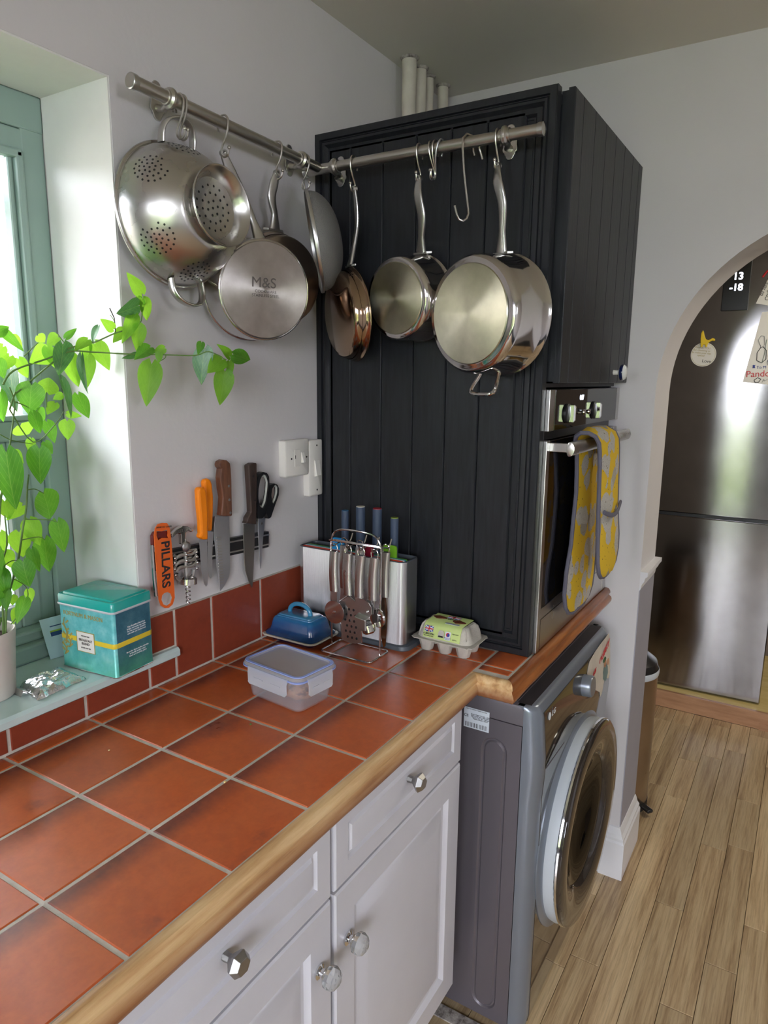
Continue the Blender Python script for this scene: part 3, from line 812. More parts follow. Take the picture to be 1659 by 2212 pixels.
bi = MB(); bi.tube([(front[-1][2]+(front[-1][3]-front[-1][2])*i/6, front[-1][0], front[-1][1]-.001) for i in range(7)], .0048, 8); bi.build('binding', 'fabric_binding', gl)
pk = MB(); pk.tube([(.996+.150*i/8, -.6595-.006*math.sin(PI*i/8), 1.204-.002*i+.018*(i/8)**2-.012*math.sin(PI*i/8)) for i in range(9)], .0055, 8, flat=.6); pk.build('pocket_edge', 'fabric_binding', gl)

# ================================================================ WASHING MACHINE
wm = thing('washing_machine', 'graphite grey front-loading washing machine with big black ring door', 'washing machine', (1.06, -.3, 0))
X0, X1 = .765, 1.350
bd = MB()
def wm_side():
    # left side panel with one long pressed loop, as nested rings on the plane X = X0
    m = MB(); y0, y1, z0, z1 = -.04, -.5785, .02, .772
    def loop(cy, cz, hw, hh, dx, n=8):
        P = []
        for a0, sy, sz in ((0, 1, 1), (90, -1, 1), (180, -1, -1), (270, 1, -1)):
            for i in range(n+1):
                a = math.radians(a0+90*i/n); P.append((X0+dx, cy+sy*(hw-hw)+hw*math.cos(a), cz+sz*(hh-hw)+hw*math.sin(a)))
        return P
    outer = []
    cy, cz = -.518, .386
    for q in loop(cy, cz, .03, .3, 0):
        # map to rectangle by direction
        dy, dz = q[1]-cy, q[2]-cz
        outer.append(q)
    rect = []
    n = 8
    cor = [(y0, z1), (y1, z1), (y1, z0), (y0, z0)]
    for (yy_, zz_) in ((y0, z1), (y1, z1), (y1, z0), (y0, z0)):
        rect += [(X0, yy_, zz_)]*(n+1)
    R = [rect, loop(cy, cz, .0300, .343, 0), loop(cy, cz, .0265, .3395, .0035), loop(cy, cz, .0235, .3365, .0035), loop(cy, cz, .0200, .333, .0005)]
    m.rings(R, cap0=False)
    o = m.build('side_panel', 'machine_body', wm, smooth=25)
    bm = bmesh.new(); bm.from_mesh(o.data); bmesh.ops.remove_doubles(bm, verts=bm.verts, dist=1e-6); bm.to_mesh(o.data); bm.free(); o.data.set_sharp_from_angle(angle=math.radians(25))
wm_side()
bd.box(X0+.0045, -.04, .02, X1, -.576, .772); bd.build('casing', 'machine_body', wm, smooth=0)
lid = MB(); lid.rings([[(x, y, z) for x, y in rrect(X0+i, -.592+i, X1-i, -.035-i, .012, 4)] for i, z in ((0, .774), (0, .812), (.002, .817), (.006, .819))]); 
lid.build('top', 'machine_body', wm, smooth=30)
lid = MB(); lid.box(X0+.02, -.045, .8185, X1-.02, -.560, .8198); lid.box(X0+.012, -.5625, .8185, X1-.012, -.592, .8196); lid.build('top_plate', 'machine_top', wm, smooth=0)
for x in (X0+.05, X1-.05):
    for y in (-.08, -.54): MB().lathe([(0, 0), (.02, 0), (.02, .012), (.014, .021), (0, .021)], (x, y, 0), (0, 0, 1), 16).build('foot', 'rubber', wm)
# front fascia with big rounded upright edges; the control band leans back at the top
fr = MB(); R = []
def fas(z, yf):
    r = .030; P = [(X0, -.580, z)]
    for i in range(7):
        a = math.radians(180+90*i/6) ; P.append((X0+r+r*math.cos(a), yf+r+r*math.sin(a), z))
    for i in range(7):
        a = math.radians(270+90*i/6); P.append((X1-r+r*math.cos(a), yf+r+r*math.sin(a), z))
    P.append((X1, -.580, z)); return P
for z, yf in ((.02, -.612), (.05, -.618), (.60, -.618), (.66, -.622), (.70, -.622), (.79, -.614), (.808, -.610), (.816, -.604), (.8195, -.597)): R.append(fas(z, yf))
fr.rings(R).build('front_fascia', 'machine_fascia', wm, smooth=40)
# gloss front plate
gp = MB(); R = []
for z, yf in ((.03, -.6155), (.05, -.6190), (.60, -.6190), (.66, -.6230), (.70, -.6232), (.79, -.6155), (.800, -.6135)):
    R.append([(X0+.032, yf+.004, z), (X1-.010, yf+.006, z), (X1-.012, yf, z), (X0+.034, yf, z)])
gp.rings(R).build('front_plate', 'gloss_dark', wm, smooth=30)
dc = (1.052, .420)
# door: bezel, pale side rim, black ring, glass bowl, chrome inner ring
MB().lathe([(.262, 0), (.262, .004), (.252, .010), (.246, .012), (.20, .012), (.20, 0)], (dc[0], -.6165, dc[1]), (0, -1, 0), 72, True).build('door_seat', 'machine_fascia', wm)
dr_ = MB().lathe([(.236, .006), (.244, .010), (.247, .024), (.244, .040), (.236, .042), (.236, .006)], (dc[0], -.6165, dc[1]), (0, -1, 0), 80, True).build('door_rim', 'rim_grey', wm)
MB().lathe([(.2455, .0395), (.2475, .043), (.2465, .050), (.240, .054), (.205, .0545), (.172, .047), (.164, .038), (.160, .030), (.150, .030), (.150, .020), (.24, .020)], (dc[0], -.6165, dc[1]), (0, -1, 0), 96, True).build('door_ring', 'gloss_dark', dr_, smooth=50)
MB().lathe([(.2478, .038), (.2495, .040), (.2485, .044), (.2465, .044)], (dc[0], -.6165, dc[1]), (0, -1, 0), 96, True).build('chrome_edge', 'chrome', dr_)
MB().lathe([(.1595, .026), (.1625, .031), (.1605, .034), (.1575, .030)], (dc[0], -.6165, dc[1]), (0, -1, 0), 72, True).build('chrome_ring', 'chrome', dr_)
MB().lathe([(.160, .030), (.150, .033), (.12, .018), (.08, -.0), (.0, -.006), (0, -.003), (.08, .004), (.118, .022), (.149, .037), (.158, .036)], (dc[0], -.6165, dc[1]), (0, -1, 0), 64).build('door_glass', 'door_glass', dr_)
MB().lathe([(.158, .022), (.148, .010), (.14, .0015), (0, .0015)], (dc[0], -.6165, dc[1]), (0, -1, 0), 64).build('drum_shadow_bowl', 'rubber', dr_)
for a in (200, 213):
    pass
# dial, buttons, marks
MB().lathe([(0, .0), (.027, 0), (.0265, .020), (.024, .0235), (0, .0235)], (1.085, -.6185, .752), (0, -1, .08), 40).build('dial', 'machine_fascia', wm)
MB().box(.800, -.6185, .672, .93, -.6238, .674).build('drawer_line', 'machine_body', wm, smooth=0)
lg = MB().lathe([(0, 0), (.0085, 0), (.0085, .0006), (0, .0006)], (.825, -.6172, .782), (0, -1, .08), 24).build('round_emblem', 'ink_white', wm)
text('LG', .020, 'ink_white', (.852, -.6182, .781), (1, 0, 0), (0, -.08, 1), wm, 'lettering')
# rating label on the side
lb = MB().box(X0-.0006, -.4447, .737, X0+.001, -.5045, .7845).build('rating_label', simple('label_white', srgb(214, 220, 228), .5, var=.01), wm, smooth=0, bevel=.0005)
for i in range(30):
    w = .0006 if i % 3 else .0012
    if i % 4 != 2: MB().box(X0-.0009, -.449-.0017*i, .740, X0-.0006, -.449-.0017*i-w, .7505).build('bar', 'ink_dark', lb, smooth=0) if i < 0 else None
bc = MB()
for i in range(30):
    w = .0006 if i % 3 else .0011
    if i % 4 != 2: bc.box(X0-.0009, -.449-.0017*i, .740, X0-.0006, -.449-.0017*i-w, .7505)
bc.build('barcode', 'ink_dark', lb, smooth=0)
text('FULLY AUTOMATIC WASHING MACHINE', .0026, 'ink_dark', (X0-.0008, -.4745, .7815), (0, -1, 0), (0, 0, 1), lb, 'lettering')
text('CE', .009, 'ink_dark', (X0-.0008, -.4505, .765), (0, -1, 0), (0, 0, 1), lb, 'lettering')
text('Rated voltage 220-240V ~ 50Hz\nRated power input 2000-2350W\nMax load 9 kg   Spin 1400 rpm\nHeating element  1850W', .0034, 'ink_dark', (X0-.0008, -.484, .766), (0, -1, 0), (0, 0, 1), lb, 'lettering')
# torn paper sticker with red lettering and a small printed man in a green cap
def on_band(x, z): 
    return -.6140 - (.8-z)*.085 - .0012 if z > .70 else -.6240
stk = MB(); P = [(1.135, .795), (1.19, .803), (1.25, .806), (1.330, .808), (1.338, .780), (1.337, .74), (1.334, .690), (1.318, .682), (1.300, .690), (1.285, .702), (1.268, .688), (1.255, .662), (1.238, .660), (1.230, .676), (1.205, .690), (1.176, .704), (1.150, .718), (1.128, .736), (1.118, .752), (1.112, .772)]
stk.rings([[(x, on_band(x, z), z) for x, z in P], [(x, on_band(x, z)-.0007, z) for x, z in P]])
st = stk.build('paper_sticker', simple('sticker_paper', srgb(206, 196, 182), .55, var=.05, vscale=30), wm, smooth=0)
text('QUIRKY', .030, 'ink_red', (1.275, on_band(1.27, .765)-.0013, .772), (1, 0, .30), (-.3, -.08, 1), st, 'lettering', bold=.0008, sx=.9)
text('COFFEE', .018, 'ink_red', (1.165, on_band(1.165, .745)-.0015, .748), (1, 0, .35), (-.35, -.08, 1), st, 'lettering', bold=.0006, sx=.8)
def blob(mat, c, rx, rz, nm):
    m = MB(); P = [(c[0]+rx*math.cos(2*PI*i/16)*(1+.1*math.sin(3*i)), c[1]+rz*math.sin(2*PI*i/16)*(1+.08*math.cos(2*i))) for i in range(16)]
    m.rings([[(x, on_band(x, z)-.0007, z) for x, z in P], [(x, on_band(x, z)-.0012, z) for x, z in P]]); m.build(nm, mat, st, smooth=0)
simple('ink_green', srgb(40, 96, 66), .5); simple('ink_skin', srgb(196, 146, 112), .5); simple('ink_teal', srgb(110, 134, 132), .5)
blob('ink_teal', (1.285, .712), .024, .024, 'printed_jacket'); blob('ink_skin', (1.283, .738), .012, .011, 'printed_face'); blob('ink_green', (1.278, .750), .015, .007, 'printed_cap'); blob('ink_skin', (1.312, .733), .011, .009, 'printed_hand')

# ================================================================ ROOM BEYOND THE ARCH
sp = thing('fridge_platform', 'low wooden platform carrying the tall dark fridge freezer', 'platform', (3.0, -.7, 0))
MB().box(2.706, -.05, 0, 2.724, -1.6, .078).build('fascia_board', 'step_wood', sp, smooth=0, bevel=.001)
MB().box(2.724, -.05, .0, 3.445, -1.6, .0775).build('deck', 'pale_board', sp, smooth=0)
MB().box(2.700, -.97, 0, 2.706, -1.6, .03).build('batten', 'step_wood', sp, smooth=0)
fg = thing('fridge_freezer', 'tall dark steel fridge freezer seen through the arch', 'fridge', (3.08, -.66, .079))
MB().box(2.80, -.362, .095, 3.40, -.958, 2.02).build('body', 'gloss_dark', fg, smooth=0)
for (a, b, nm) in ((.085, .893, 'freezer_door'), (.908, 2.02, 'fridge_door')):
    m = MB(); R = [[(2.80, y, z) for y, z in ((-.36, a), (-.96, a), (-.96, b), (-.36, b))], [(2.774, y, z) for y, z in ((-.36, a), (-.96, a), (-.96, b), (-.36, b))], [(2.770, y, z) for y, z in ((-.364, a+.004), (-.956, a+.004), (-.956, b-.004), (-.364, b-.004))]]
    m.rings(R).build(nm, 'steel_fridge', fg, smooth=0)
MB().box(2.785, -.362, .893, 2.80, -.958, .908).build('door_gap', 'black_plastic', fg, smooth=0)
for y in (-.40, -.92): MB().box(2.81, y-.02, .0785, 2.85, y+.02, .096).build('foot', 'black_plastic', fg, smooth=0)
# things on the fridge door
XF = 2.7692
th = thing('fridge_thermometer', 'black digital display with white numerals stuck high on the fridge door', 'thermometer', (XF, -.70, 1.85))
MB().box(XF, -.648, 1.777, XF-.012, -.748, 1.975).build('case', 'black_plastic', th, smooth=0, bevel=.002)
text('13', .040, 'display_light', (XF-.0125, -.702, 1.912), (0, -1, 0), (0, 0, 1), th, 'display_digits', bold=.001)
text('-18', .038, 'display_light', (XF-.0125, -.698, 1.868), (0, -1, 0), (0, 0, 1), th, 'display_digits', bold=.001)
tg = thing('round_tag', 'round cream paper tag with printed lines on the fridge door', 'tag', (XF, -.5975, 1.598))
m = MB(); m.lathe([(0, 0), (.050, 0), (.050, .0012), (0, .0012)], (XF, -.5975, 1.600), (-1, 0, 0), 40); m.build('disc', 'paper', tg)
MB().lathe([(.0455, .0012), (.0465, .0012), (.0465, .0015), (.0455, .0015)], (XF, -.5975, 1.600), (-1, 0, 0), 40, True).build('printed_ring', 'ink_gold', tg)
text('THANK YOU\nfor choosing us\nto make your day\nspecial', .0105, 'ink_gold', (XF-.0014, -.590, 1.612), (0, -1, -.1), (0, -.1, 1), tg, 'lettering')
text('Love', .018, 'ink_dark', (XF-.0014, -.612, 1.572), (0, -1, -.1), (0, -.1, 1), tg, 'lettering')
dn = thing('dinosaur_magnet', 'yellow dinosaur magnet holding the round tag', 'magnet', (XF, -.60, 1.64))
DP = [(0, -.014), (.006, -.014), (.008, -.004), (.016, -.004), (.018, -.014), (.024, -.014), (.026, 0), (.034, .008), (.042, .012), (.050, .010), (.054, .014), (.050, .020), (.042, .023), (.035, .018), (.026, .014), (.016, .020), (.010, .034), (.006, .050), (.002, .056), (-.003, .044), (-.004, .025), (-.003, .008)]
MB().prism(DP, (XF-.0015, -.585, 1.645), (0, -1, 0), (0, 0, 1), (-1, 0, 0), 0, .008).build('body', 'yellow_plastic', dn, smooth=0, bevel=.002)
p1 = thing('handwritten_card', 'tilted white card with handwriting at the top of the fridge door', 'card', (XF, -.83, 1.87))
def sheet(parent, corners, nm='sheet'):
    R = [[(XF-h, y, z) for y, z in corners] for h in (0.0002, .0008)]
    return MB().rings(R).build(nm, 'paper', parent, smooth=0)
sheet(p1, [(-.776, 1.803), (-.905, 1.775), (-.945, 1.94), (-.835, 1.965)])
text('Congratulations\non your new', .022, 'ink_dark', (XF-.0015, -.818, 1.872), (0, -.30, .95), (0, -.95, -.30), p1, 'lettering', sx=.8)
rd = MB(); rd.tube([(XF-.004, -.79, 1.905), (XF-.005, -.803, 1.925), (XF-.004, -.815, 1.935), (XF-.005, -.83, 1.95)], .004, 8); rd.build('red_ribbon', 'ink_red', p1)
p2 = thing('child_drawing', 'white sheet with scribbled felt pen drawing on the fridge door', 'drawing', (XF, -.83, 1.62))
sheet(p2, [(-.758, 1.487), (-.945, 1.468), (-.955, 1.775), (-.802, 1.768)])
def scribble(pts, mat, r=.0012):
    P = [Vector((XF-.0022, y, z)) for y, z in pts]; Q = []
    for i in range(len(P)-1):
        for j in range(4): Q.append(P[i].lerp(P[i+1], j/4))
    Q.append(P[-1]); MB().tube(Q, r, 6, flat=.3).build('pen_line', mat, p2)
scribble([(-.80, 1.655), (-.808, 1.675), (-.82, 1.672), (-.825, 1.64), (-.815, 1.625), (-.80, 1.655)], 'ink_dark')
scribble([(-.812, 1.628), (-.80, 1.605), (-.802, 1.575), (-.82, 1.565), (-.835, 1.58), (-.833, 1.615), (-.818, 1.632)], 'ink_dark')
scribble([(-.83, 1.66), (-.828, 1.60), (-.822, 1.565)], 'ink_green', .002)
scribble([(-.845, 1.60), (-.85, 1.58), (-.842, 1.575), (-.848, 1.56)], 'ink_blue', .004)
scribble([(-.79, 1.552), (-.796, 1.556), (-.792, 1.545), (-.798, 1.548)], 'ink_blue', .003)
text('Pando', .036, 'ink_red', (XF-.0017, -.812, 1.520), (0, -1, .05), (0, .05, 1), p2, 'lettering')
text('To M', .016, 'ink_blue', (XF-.0017, -.822, 1.547), (0, -1, .05), (0, .05, 1), p2, 'lettering')
scribble([(-.80, 1.495), (-.812, 1.505), (-.825, 1.50), (-.818, 1.487), (-.805, 1.485), (-.80, 1.495)], 'ink_dark')
scribble([(-.83, 1.485), (-.835, 1.50), (-.84, 1.492), (-.85, 1.50)], 'ink_dark')
scribble([(-.855, 1.53), (-.862, 1.51), (-.858, 1.50)], 'ink_red', .005)
# the fridge stands a little askew on its platform, with everything stuck to it
for o in (fg, th, tg, dn, p1, p2):
    pv = Vector((2.77, -.66, 0)); r_ = Matrix.Rotation(math.radians(2.3), 3, 'Z')
    o.location = pv + r_ @ (Vector(o.location)-pv); o.rotation_euler = (0, 0, math.radians(2.3))
# pedal bin just behind the arch
pb = thing('pedal_bin', 'slim dark metal pedal bin half hidden behind the arch', 'bin', (1.86, -.555, 0))
MB().lathe([(0, .012), (.112, .012), (.114, .02), (.114, .50), (0, .50)], (1.86, -.555, 0), (0, 0, 1), 40).build('body', 'steel_brown', pb)
MB().lathe([(.1165, .495), (.1175, .50), (.1175, .513), (.1155, .517), (.114, .512)], (1.86, -.555, 0), (0, 0, 1), 40, True).build('rim', 'rim_grey', pb)
MB().lathe([(.114, .515), (.108, .540), (.08, .562), (.03, .572), (0, .573)], (1.86, -.555, 0), (0, 0, 1), 40).build('lid', 'black_plastic', pb)
MB().lathe([(0, 0), (.116, 0), (.116, .022), (.113, .024)], (1.86, -.555, 0), (0, 0, 1), 40).build('base', 'black_plastic', pb)
MB().obox((1.815, -.672, .022), (.8, -.6, 0), (.6, .8, 0), (0, 0, 1), .012, .030, .006).build('pedal', 'black_plastic', pb, bevel=.004)

# traced profiles, in tenths of a millimetre (x, z), and the plant (mm)
SANTOKU_H = [(4670,13166),(4697,13223),(4786,13251),(4885,13230),(4971,13163),(4985,13047),(4994,12816),(4980,12062),(4832,12082),(4669,12118),(4694,12188),(4737,12481),(4702,12668),(4682,12898),(4721,13075),(4679,13102)]
SANTOKU_B = [(4626,12104),(5022,12043),(5023,11629),(5004,10909),(4964,10748),(4825,10588),(4697,10500),(4679,10649),(4627,11045),(4590,11571),(4584,11829)]
OLD_H = [(5530,13060),(5641,13097),(5788,13087),(5780,12673),(5757,12238),(5732,11750),(5392,11834),(5449,11873),(5458,11944),(5573,12047),(5565,12363),(5545,12750)]
OLD_B = [(5449,11805),(5798,11732),(5773,11236),(5737,10865),(5700,10543),(5667,10321),(5555,10503),(5469,10750),(5440,11056),(5434,11428)]
OR1_H = [(4053,12735),(4096,12773),(4169,12777),(4235,12751),(4273,12684),(4297,12458),(4303,12232),(4279,11875),(4276,11698),(4157,11721),(4036,11789),(4088,11865),(4088,12089),(4064,12404)]
OR1_B = [(4120,11725),(4327,11680),(4314,11309),(4306,10845),(4285,10733),(4247,10724),(4207,10776),(4160,11020),(4129,11349)]
OR2_H = [(4358,12845),(4396,12885),(4475,12896),(4546,12863),(4578,12773),(4602,12498),(4580,12181),(4530,11807),(4448,11827),(4359,11875),(4380,11986),(4385,12212),(4365,12531)]
OR2_B = [(4424,11828),(4583,11789),(4537,11486),(4504,11141),(4493,10860),(4454,10829),(4413,10879),(4375,11053),(4399,11514)]
SC_BL1 = [(5918,11848),(6171,11945),(6118,11675),(6072,11430),(6034,11182),(6011,10931),(5951,10688),(5928,10898),(5917,11206),(5906,11512)]
SC_LOOP1o = [(5987,12868),(6113,12835),(6180,12748),(6189,12574),(6150,12280),(6091,12039),(5952,11849),(5790,11869),(5769,11991),(5803,12232),(5778,12528),(5803,12719),(5878,12844)]
SC_LOOP1i = [(6021,12816),(6129,12766),(6176,12625),(6148,12430),(6081,12191),(5996,12079),(5923,12065),(5854,12150),(5817,12328),(5831,12521),(5891,12709),(5948,12787)]
SC_LOOP2o = [(6339,12575),(6459,12535),(6510,12433),(6490,12283),(6370,12097),(6290,11958),(6210,11819),(6128,11812),(6073,11942),(6125,12084),(6150,12280),(6124,12384),(6196,12548)]
SC_LOOP2i = [(6384,12550),(6488,12486),(6484,12335),(6411,12193),(6325,12104),(6266,12163),(6241,12318),(6275,12463)]
OPENER = [(3192,12225),(3296,12203),(3349,12113),(3366,11960),(3380,11742),(3387,11415),(3389,10865),(3389,10731),(3333,10614),(3235,10570),(3142,10590),(3054,10670),(3016,10790),(3010,11008),(2998,11396),(2991,11716),(2988,12032),(3019,12151),(3088,12222)]
OPENER_HOLE = [(3227,10885),(3305,10832),(3335,10746),(3294,10647),(3197,10619),(3107,10677),(3068,10775),(3092,10856),(3147,10889)]
OPENER_CUT = [(3041,12101),(3156,12074),(3301,12079),(3310,12013),(3294,11963),(3318,11915),(3239,11931),(3148,11948),(3068,11922),(3036,12012)]
CORK_T = [(3405,11923),(3442,11991),(3538,12049),(3678,12082),(3817,12048),(3913,11980),(3948,11930),(3909,11914),(3826,11959),(3759,11931),(3742,11825),(3746,11703),(3635,11725),(3636,11845),(3627,11924),(3546,11950),(3453,11903),(3420,11896)]
CORK_BODY = [(3532,11645),(3647,11709),(3844,11691),(3927,11630),(3952,11557),(4052,11503),(4045,11380),(4019,11158),(4011,11023),(3894,11028),(3527,11096),(3425,11143),(3402,11302),(3401,11521),(3431,11558)]
LEAVES=[(272,-59,1624,236,-74,1649,23,-5,"b"),(273,-59,1615,266,-47,1606,17,-22,"b"),(273,-60,1614,296,-50,1579,24,-23,"b"),(268,-54,1604,229,-53,1586,36,-52,"d"),(262,-50,1588,233,-56,1544,23,-12,"b"),(266,-55,1572,263,-52,1530,25,-9,"b"),(237,-27,1565,207,-40,1577,18,-9,"b"),(266,33,1566,241,31,1546,20,7,"b"),(239,15,1570,222,16,1544,17,49,"d"),(208,2,1547,178,-6,1531,20,16,"b"),(200,48,1550,215,39,1568,12,-8,"g"),(250,40,1543,265,23,1500,31,-10,"b"),(238,42,1542,219,44,1513,18,-21,"b"),(173,18,1538,176,29,1486,42,-45,"d"),(199,68,1552,184,80,1540,23,3,"b"),(148,43,1551,162,47,1540,17,4,"b"),(87,44,1557,114,27,1526,16,-12,"g"),(115,60,1549,129,54,1532,14,-23,"b"),(176,58,1527,132,40,1511,37,-12,"b"),(164,46,1534,168,38,1500,21,19,"b"),(205,47,1523,219,55,1465,30,10,"b"),(235,43,1522,233,52,1467,32,21,"b"),(199,8,1520,198,10,1459,17,41,"d"),(185,89,1460,199,100,1489,34,8,"b"),(128,41,1473,123,49,1424,44,11,"g"),(120,81,1497,107,69,1432,41,41,"d"),(95,74,1462,96,79,1412,22,3,"g"),(193,16,1457,214,23,1414,26,17,"g"),(153,-2,1482,174,-2,1420,16,-40,"d"),(167,20,1457,154,28,1452,15,20,"b"),(176,56,1443,156,49,1427,20,14,"b"),(183,35,1426,198,19,1421,13,20,"b"),(194,53,1412,189,49,1381,26,6,"b"),(161,59,1412,165,46,1378,22,-19,"g"),(131,36,1432,155,47,1416,22,-19,"g"),(113,19,1430,126,22,1394,20,-7,"G"),(134,91,1406,156,103,1387,35,6,"b"),(156,100,1382,154,105,1356,16,3,"b"),(142,39,1381,144,25,1364,16,-8,"g"),(119,20,1373,115,22,1315,38,13,"G"),(60,11,1373,61,12,1280,47,13,"G"),(105,67,1367,109,55,1348,19,19,"b"),(270,-41,1526,249,-30,1516,13,-51,"d"),(291,-50,1537,250,-64,1521,25,10,"g"),(304,-71,1536,288,-62,1528,16,-13,"b"),(289,-75,1528,287,-74,1511,13,24,"b"),(278,-67,1509,258,-72,1441,39,4,"b"),(353,-109,1547,338,-116,1529,14,7,"g"),(365,-104,1537,348,-103,1477,45,47,"d"),(381,-129,1519,345,-133,1499,30,5,"b"),(400,-129,1525,368,-142,1543,18,14,"b"),(388,-150,1528,444,-145,1517,28,26,"g"),(401,-128,1516,392,-138,1492,15,19,"b"),(390,-126,1498,380,-123,1439,35,2,"b"),(95,54,1532,78,62,1512,21,0,"b"),(85,57,1512,90,48,1484,22,-19,"g"),(138,86,1514,143,77,1484,23,14,"b"),(118,78,1518,93,74,1493,28,10,"b"),(74,35,1549,96,33,1564,20,-1,"g"),(140,53,1295,162,62,1241,43,-27,"g"),(158,48,1244,166,48,1186,31,-1,"g"),(144,67,1213,149,75,1148,37,11,"g"),(120,66,1251,122,51,1208,32,10,"b"),(112,86,1229,109,78,1187,35,5,"b"),(103,39,1208,104,29,1170,23,23,"g"),(63,-1,1202,63,-8,1160,34,9,"G"),(118,83,1128,117,77,1105,16,-16,"b"),(86,42,1128,63,30,1095,22,-10,"g"),(56,46,1182,50,36,1139,24,3,"G"),(84,82,1202,86,72,1175,23,0,"b"),(79,84,1235,81,84,1194,22,-9,"b"),(130,101,1270,100,91,1254,22,-14,"b"),(86,79,1127,79,67,1115,17,-20,"b"),(86,59,1157,80,61,1138,19,-25,"g"),(95,90,1284,98,94,1250,30,15,"b"),(60,69,1201,68,74,1163,29,29,"g"),(50,28,1152,36,15,1127,19,25,"g"),(29,30,1157,39,37,1118,27,-10,"G"),(87,75,1103,76,66,1082,12,-3,"b")]
STEMS=[(1.6,[(97,55,1435),(108,55,1460),(115,55,1464),(163,36,1508),(184,19,1527),(212,-6,1527),(255,-41,1525),(301,-77,1525),(340,-106,1525),(360,-120,1532),(384,-137,1518)]),(1.6,[(90,55,1474),(110,55,1496),(162,38,1517),(185,18,1533),(214,-6,1543),(241,-27,1559),(270,-50,1573),(276,-54,1604),(277,-53,1625)]),(2.2,[(54,55,1066),(63,55,1124),(76,55,1160),(90,55,1197),(99,55,1234),(110,55,1276),(115,55,1310),(119,55,1329)]),(1.8,[(84,55,1302),(90,55,1367),(100,55,1413),(106,55,1445),(100,55,1470)]),(1.2,[(97,55,1435),(131,55,1381),(158,33,1409),(170,24,1431)]),(1.2,[(107,55,1447),(140,50,1432)]),(0.9,[(301,-77,1524),(298,-75,1518),(283,-64,1509)]),(0.9,[(270,-50,1573),(266,-47,1570)]),(0.8,[(241,-27,1559),(241,-26,1577),(236,-22,1588)]),(1.0,[(174,30,1554),(184,19,1532)]),(1.0,[(115,55,1304),(126,52,1304),(136,44,1296)]),(1.0,[(107,55,1256),(135,41,1252),(147,30,1247)]),(1.0,[(98,55,1223),(123,49,1224),(130,42,1218)]),(1.8,[(52,55,1071),(56,55,1126),(59,55,1184),(72,55,1220),(73,55,1268)]),(1.0,[(57,55,1181),(76,55,1192),(95,55,1188)]),(1.0,[(66,55,1087),(87,55,1105),(99,55,1126),(96,55,1145),(77,55,1162)]),(1.0,[(95,55,1313),(102,55,1327),(84,55,1344)]),(1.0,[(78,55,1397),(97,55,1386),(130,55,1378)]),(1.0,[(151,41,1437),(153,41,1462)]),(1.1,[(128,55,1518),(151,49,1541)])]

# ================================================================ HANGING RAILS
def collar(mb_o, c, ax, parent):
    return MB().lathe([(.0105, -.010), (.0125, -.0095), (.0128, -.006), (.0165, -.003), (.0172, 0), (.0165, .003), (.0128, .006), (.0125, .0095), (.0105, .010)], c, ax, 28, True).build('collar', 'steel_rail', parent)
def ornate(hw, hh):
    P = []
    q = [(.0, hh), (.30*hw, .97*hh), (.52*hw, .86*hh), (.56*hw, .76*hh), (.70*hw, .72*hh), (.72*hw, .60*hh), (.95*hw, .52*hh), (hw, .38*hh), (.9*hw, .2*hh), (.9*hw, 0)]
    P += q; P += [(x, -z) for x, z in reversed(q[:-1])]; P += [(-x, -z) for x, z in q[1:]]; P += [(-x, z) for x, z in reversed(q[1:-1])]
    return P
def rail(name, label, a, b, brackets, wall_dir, caps):
    a, b = Vector(a), Vector(b); d_ = (b-a).normalized()
    t_ = thing(name, label, 'rail', tuple((a+b)/2))
    MB().tube([a, b], .0105, 24).build('bar', 'steel_rail', t_)
    for c, dr in caps: MB().lathe([(0, 0), (.0118, 0), (.0122, .002), (.0122, .010), (.0106, .011)], c, dr, 24).build('end_cap', 'steel_satin', t_)
    w = Vector(wall_dir)
    for p, wc in brackets:
        p = Vector(p); wp = Vector(wc)
        m = MB(); u = d_; h_ = Vector((0, 0, 1))
        m.prism(ornate(.0155, .032), wp, u, h_, -w, 0, .0035)
        pl = m.build('bracket_plate', 'steel_satin', t_, smooth=0, bevel=.0012)
        MB().sphere(wp - w*.004 + Vector((0, 0, -.012)), .0045, 12, 8).build('rivet', 'steel_polished', pl)
        MB().tube([wp-w*.003+Vector((0,0,-.012)), wp-w*.02+Vector((0,0,-.016)), p+w*.014+Vector((0,0,-.012)), p+Vector((0,0,-.006))], [.007, .005, .0055, .008], 12).build('arm', 'steel_rail', pl)
        collar(None, p, d_, t_)
    return t_
ZA = lambda x: 1.9445-(x-.273)*.0225
rail('hanging_rail', 'brushed steel hanging rail along the grey wall above the knives', (.270, -.06, ZA(.27)), (.757, -.06, ZA(.757)),
     [((.350, -.06, ZA(.35)), (.374, -.0005, 1.957)), ((.700, -.06, ZA(.70)), (.733, -.0005, 1.950))], (0, 1, 0), [((.281, -.06, ZA(.281)), (-1, 0, 0))])
rail('hanging_rail', 'brushed steel hanging rail across the black boarded cabinet side', (.768, -.022, 1.9325), (.768, -.560, 1.9335),
     [((.768, -.099, 1.9325), (.8352, -.0680, 1.942)), ((.768, -.4860, 1.9335), (.8352, -.4700, 1.942))], (1, 0, 0), [((.768, -.550, 1.9335), (0, -1, 0)), ((.768, -.028, 1.9325), (0, 1, 0))])

